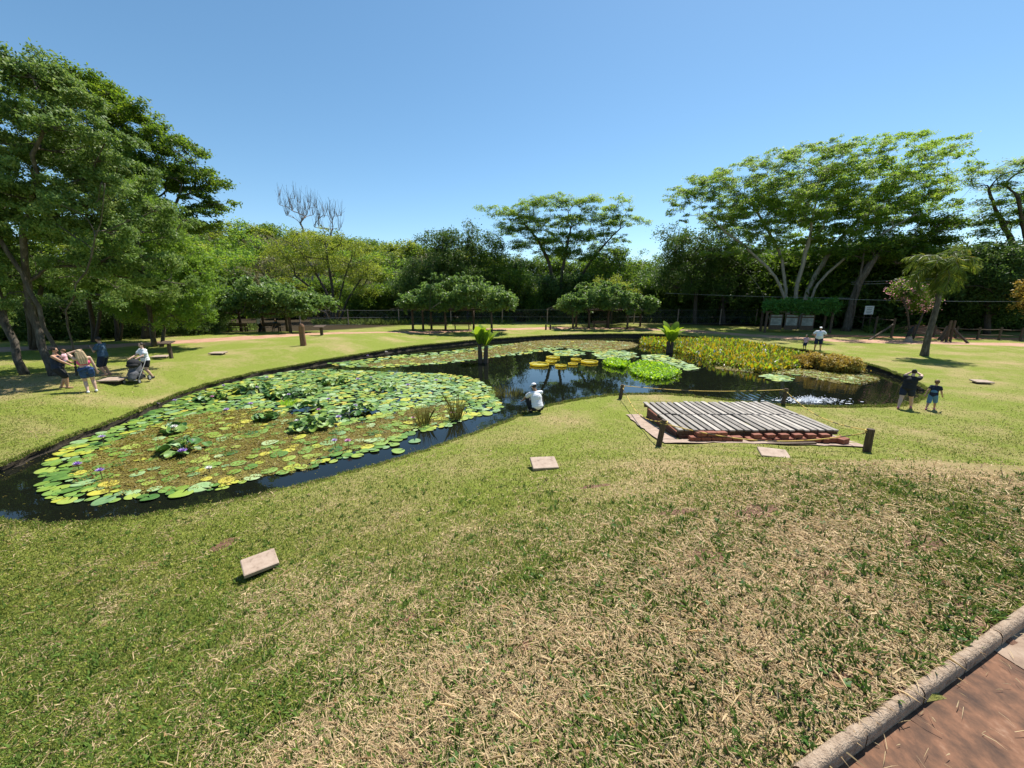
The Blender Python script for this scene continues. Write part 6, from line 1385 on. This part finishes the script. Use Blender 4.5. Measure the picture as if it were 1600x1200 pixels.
# man looking at a phone
p = gp(168, 586)
_, J = person(p, R(104), 'man in dark cap, slate blue T-shirt and navy shorts looking at a phone', 1.74, M['skin'], w=1.15, head=(0, .22, 1), hands=[(-.05, .17, .72), (.04, .19, .70)], epole=[(-.7, -.4, -1), (.7, -.4, -1)], shirt=M['bluetee'], sleeve=.6, shorts=M['navy'], short_len=.95, hair=M['hair_dark'], cap=M['black'], shoes=M['skin'])
c_ = np.array([-.005, .235, .745]) * 1.74; Mz = Matrix.Rotation(R(104), 3, 'Z'); c2 = np.array(Mz @ Vector(c_)) + p
mb = MB(); mb.box((0, 0, 0), (.078, .012, .16), 0, 0, R(-35), bev=.004); o = mb.build('phone', M['screen'], loc=c2); o.rotation_euler = (0, 0, R(104)); tag(o, 'dark phone held up by the man in the slate blue shirt', 'phone')
# woman pushing a stroller
p = gp(233, 591); rzS = R(160)
person(p, rzS, 'woman in white T-shirt and black shorts pushing a stroller', 1.66, M['skin_light'], w=1.12, up=(0, .05, 1), head=(0, .1, 1), hands=[(-.13, .25, .60), (.13, .25, .60)], epole=[(-.6, -1, -.3), (.6, -1, -.3)], shirt=M['whitecloth'], sleeve=.5, shorts=M['black'], short_len=.5, hair=M['hair_dark'], hair_style='tail', shoes=M['navy'], feet=[(-.06, -.06, .042), (.06, .08, .042)])
q = gp(215, 597.5)
st = empty('stroller', q, R(196)); tag(st, 'grey and black baby stroller with dark canopy pushed by the woman in white', 'stroller')
mb = MB()
for s in (-.24, .24): mb.tube([(s, -.46, 1.02), (s, -.3, .8), (s, .1, .42), (s, .38, .14)], .014, 8); mb.tube([(s, -.38, .14), (s, -.1, .45), (s, .05, .6)], .014, 8)
mb.tube([(-.24, -.38, .14), (.24, -.38, .14)], .012, 8); mb.tube([(-.24, .36, .15), (.24, .36, .15)], .012, 8); mb.build('frame', M['metal'], st, True)
mb = MB(); mb.tube([(-.24, -.46, 1.02), (-.15, -.5, 1.05), (.15, -.5, 1.05), (.24, -.46, 1.02)], .018, 8); mb.build('handle', M['rubber'], st, True)
mb = MB(); capsule(mb, (0, .16, .40), (0, -.04, .42), .18, .2); capsule(mb, (0, .0, .45), (0, -.12, .80), .21, .2); capsule(mb, (0, .22, .38), (0, .3, .24), .17, .14); fuse(mb, 'seat', M['greycloth'], st, .016, 4)
mb = MB(); mb.ell((0, -.02, .86), (.235, .25, .2), 16, 10); mb.ell((0, .12, .78), (.22, .16, .1), 16, 10); o = fuse(mb, 'canopy', M['black'], st, .016, 3)
mb = MB(); mb.box((0, -.05, .24), (.4, .5, .16), bev=.03); mb.build('basket', M['black'], st)
for s in (-.27, .27):
    for y, r_ in ((-.38, .14), (.37, .11)):
        mb = MB(); mb.tube([(s - .02, y, r_), (s + .02, y, r_)], r_ * .6, 16); wh = mb.build('wheel', M['metal'], st)
        mb = MB(); n_ = 20; mb.tube([(s, y + (r_ - .02) * math.cos(a2), r_ + (r_ - .02) * math.sin(a2)) for a2 in np.linspace(0, 6.283, n_)], .021, 8); mb.build('tyre', M['rubber'], wh, True)
# crouching man by the water
p = gp(838, 645)
person(p, R(18), 'man in white shirt and white cap crouching at the edge of the pond', 1.78, M['skin'], w=1.2, pelvis=(0, -.05, .15), up=(-.04, .28, 1), head=(-.2, .45, 1), look=.35, hands=[(-.2, .27, .22), (.05, .34, .22)], epole=[(-1, -.3, .1), (1, -.3, .1)], feet=[(-.1, .05, .04), (.1, .07, .04)], kpole=[(-.45, 1, .9), (.45, 1, .9)], shirt=M['whitecloth'], sleeve=.6, shorts=M['black'], short_len=1.75, hair=M['hair_dark'], cap=M['whitecloth'], shoes=M['black'], shirt_len=1.0)
# man and child on the far bank
p = gp(1277, 546)
person(p, R(142), 'heavy man in pale shirt and navy shorts with hands on hips on the far bank', 1.78, M['skin'], w=1.35, hands=[(-.135, .02, .56), (.135, .02, .56)], epole=[(-1, -.25, 0), (1, -.25, 0)], shirt=M['whitecloth'], sleeve=.6, shorts=M['navy'], short_len=.85, hair=M['hair_dark'], cap=M['whitecloth'], shoes=M['black'], feet=[(-.1, 0, .042), (.1, 0, .042)], curl=.9)
p = gp(1257, 546)
person(p, R(120), 'small child in pink checked top and dark shorts beside the man on the far bank', 1.14, M['skin'], w=1.05, headk=1.25, shirt=M['palepink'], sleeve=.6, shorts=M['navy'], short_len=.8, hair=M['hair_dark'], hair_style='long', shoes=M['black'])
# woman striding bent forward with hands to her face, and a child, at the right
p = gp(1412, 638)
person(p, R(-52), 'woman in black top and dark shorts striding with arms raised to her face', 1.52, M['skin_light'], w=1.28, up=(.08, .22, 1), head=(.05, .45, 1), hands=[(-.03, .3, .90), (.06, .3, .90)], epole=[(-1, .1, -.7), (1, .1, -.2)], shirt=M['black'], sleeve=.35, shorts=M['navy'], short_len=.5, hair=M['hair_dark'], hair_style='bun', shoes=M['pinkshoe'], feet=[(-.08, -.20, .052), (.1, .18, .042)], kpole=[(0, 1, .2), (0, 1, .2)])
p = gp(1453, 640)
person(p, R(-62), 'child in dark top and dusty blue dungarees walking over the right-hand lawn', 1.12, M['skin'], w=1.05, headk=1.28, up=(0, .2, 1), head=(0, .05, 1), hands=[(-.16, -.14, .48), (.16, .18, .5)], shirt=M['navy'], sleeve=.4, shorts=M['childblue'], short_len=.95, bib=True, hair=M['hair_brown'], shoes=M['pinkshoe'], feet=[(-.05, -.2, .06), (.05, .17, .042)])
# two people in the shade of the first pergola
p = at(405, 38.9)
person(p, R(-20), 'person in white shirt standing in the shade between the benches', 1.72, M['skin'], w=1.15, shirt=M['whitecloth'], sleeve=.6, shorts=M['black'], short_len=1.8, hair=M['hair_dark'], shoes=M['black'])
p = at(431, 39.9)
person(p, R(170), 'person sitting on the shaded bench with bare legs', 1.55, M['skin'], w=1.1, pelvis=(0, .0, .345), hands=[(-.1, .2, .36), (.1, .2, .36)], feet=[(-.07, .27, .042), (.07, .27, .042)], shirt=M['bluetee'], sleeve=.5, shorts=M['navy'], short_len=.8, hair=M['hair_dark'], hair_style='long')
# ------------------------------------------------------------------ daylight and camera
w = bpy.data.worlds.new('World'); SC.world = w; w.use_nodes = True; nt = w.node_tree
bg = nt.nodes['Background']; sky = nt.nodes.new('ShaderNodeTexSky'); sky.sky_type = 'NISHITA'; sky.sun_disc = False
sky.sun_elevation = EL; sky.sun_rotation = AZ; sky.altitude = 600; sky.air_density = 1.0; sky.dust_density = .3; sky.ozone_density = 3.2
hs = nt.nodes.new('ShaderNodeHueSaturation'); hs.inputs['Hue'].default_value = .488; hs.inputs['Saturation'].default_value = 1.08; nt.links.new(sky.outputs['Color'], hs.inputs['Color']); nt.links.new(hs.outputs['Color'], bg.inputs['Color']); bg.inputs['Strength'].default_value = .098
sl = bpy.data.lights.new('sun', 'SUN'); sl.energy = 5.0; sl.angle = R(.53); sl.color = (1, .95, .87)
so = bpy.data.objects.new('sun', sl); COL.objects.link(so)
S_ = Vector((math.sin(AZ) * math.cos(EL), math.cos(AZ) * math.cos(EL), math.sin(EL))); so.rotation_euler = S_.to_track_quat('Z', 'Y').to_euler(); so.location = (20, 30, 60)
cd = bpy.data.cameras.new('camera'); cd.sensor_width = 36; cd.lens = F / 1600 * 36; cd.clip_end = 6000; cd.clip_start = .05
co = bpy.data.objects.new('camera', cd); COL.objects.link(co); co.location = CAM; co.rotation_euler = (math.pi / 2 - PITCH, 0, 0); SC.camera = co
SC.view_settings.view_transform = 'Standard'; SC.view_settings.look = 'None'; SC.view_settings.exposure = .72; SC.view_settings.gamma = 1
SC.cycles.max_bounces = 8; SC.cycles.transmission_bounces = 4; SC.cycles.diffuse_bounces = 4; SC.cycles.glossy_bounces = 3
SC.cycles.use_denoising = True
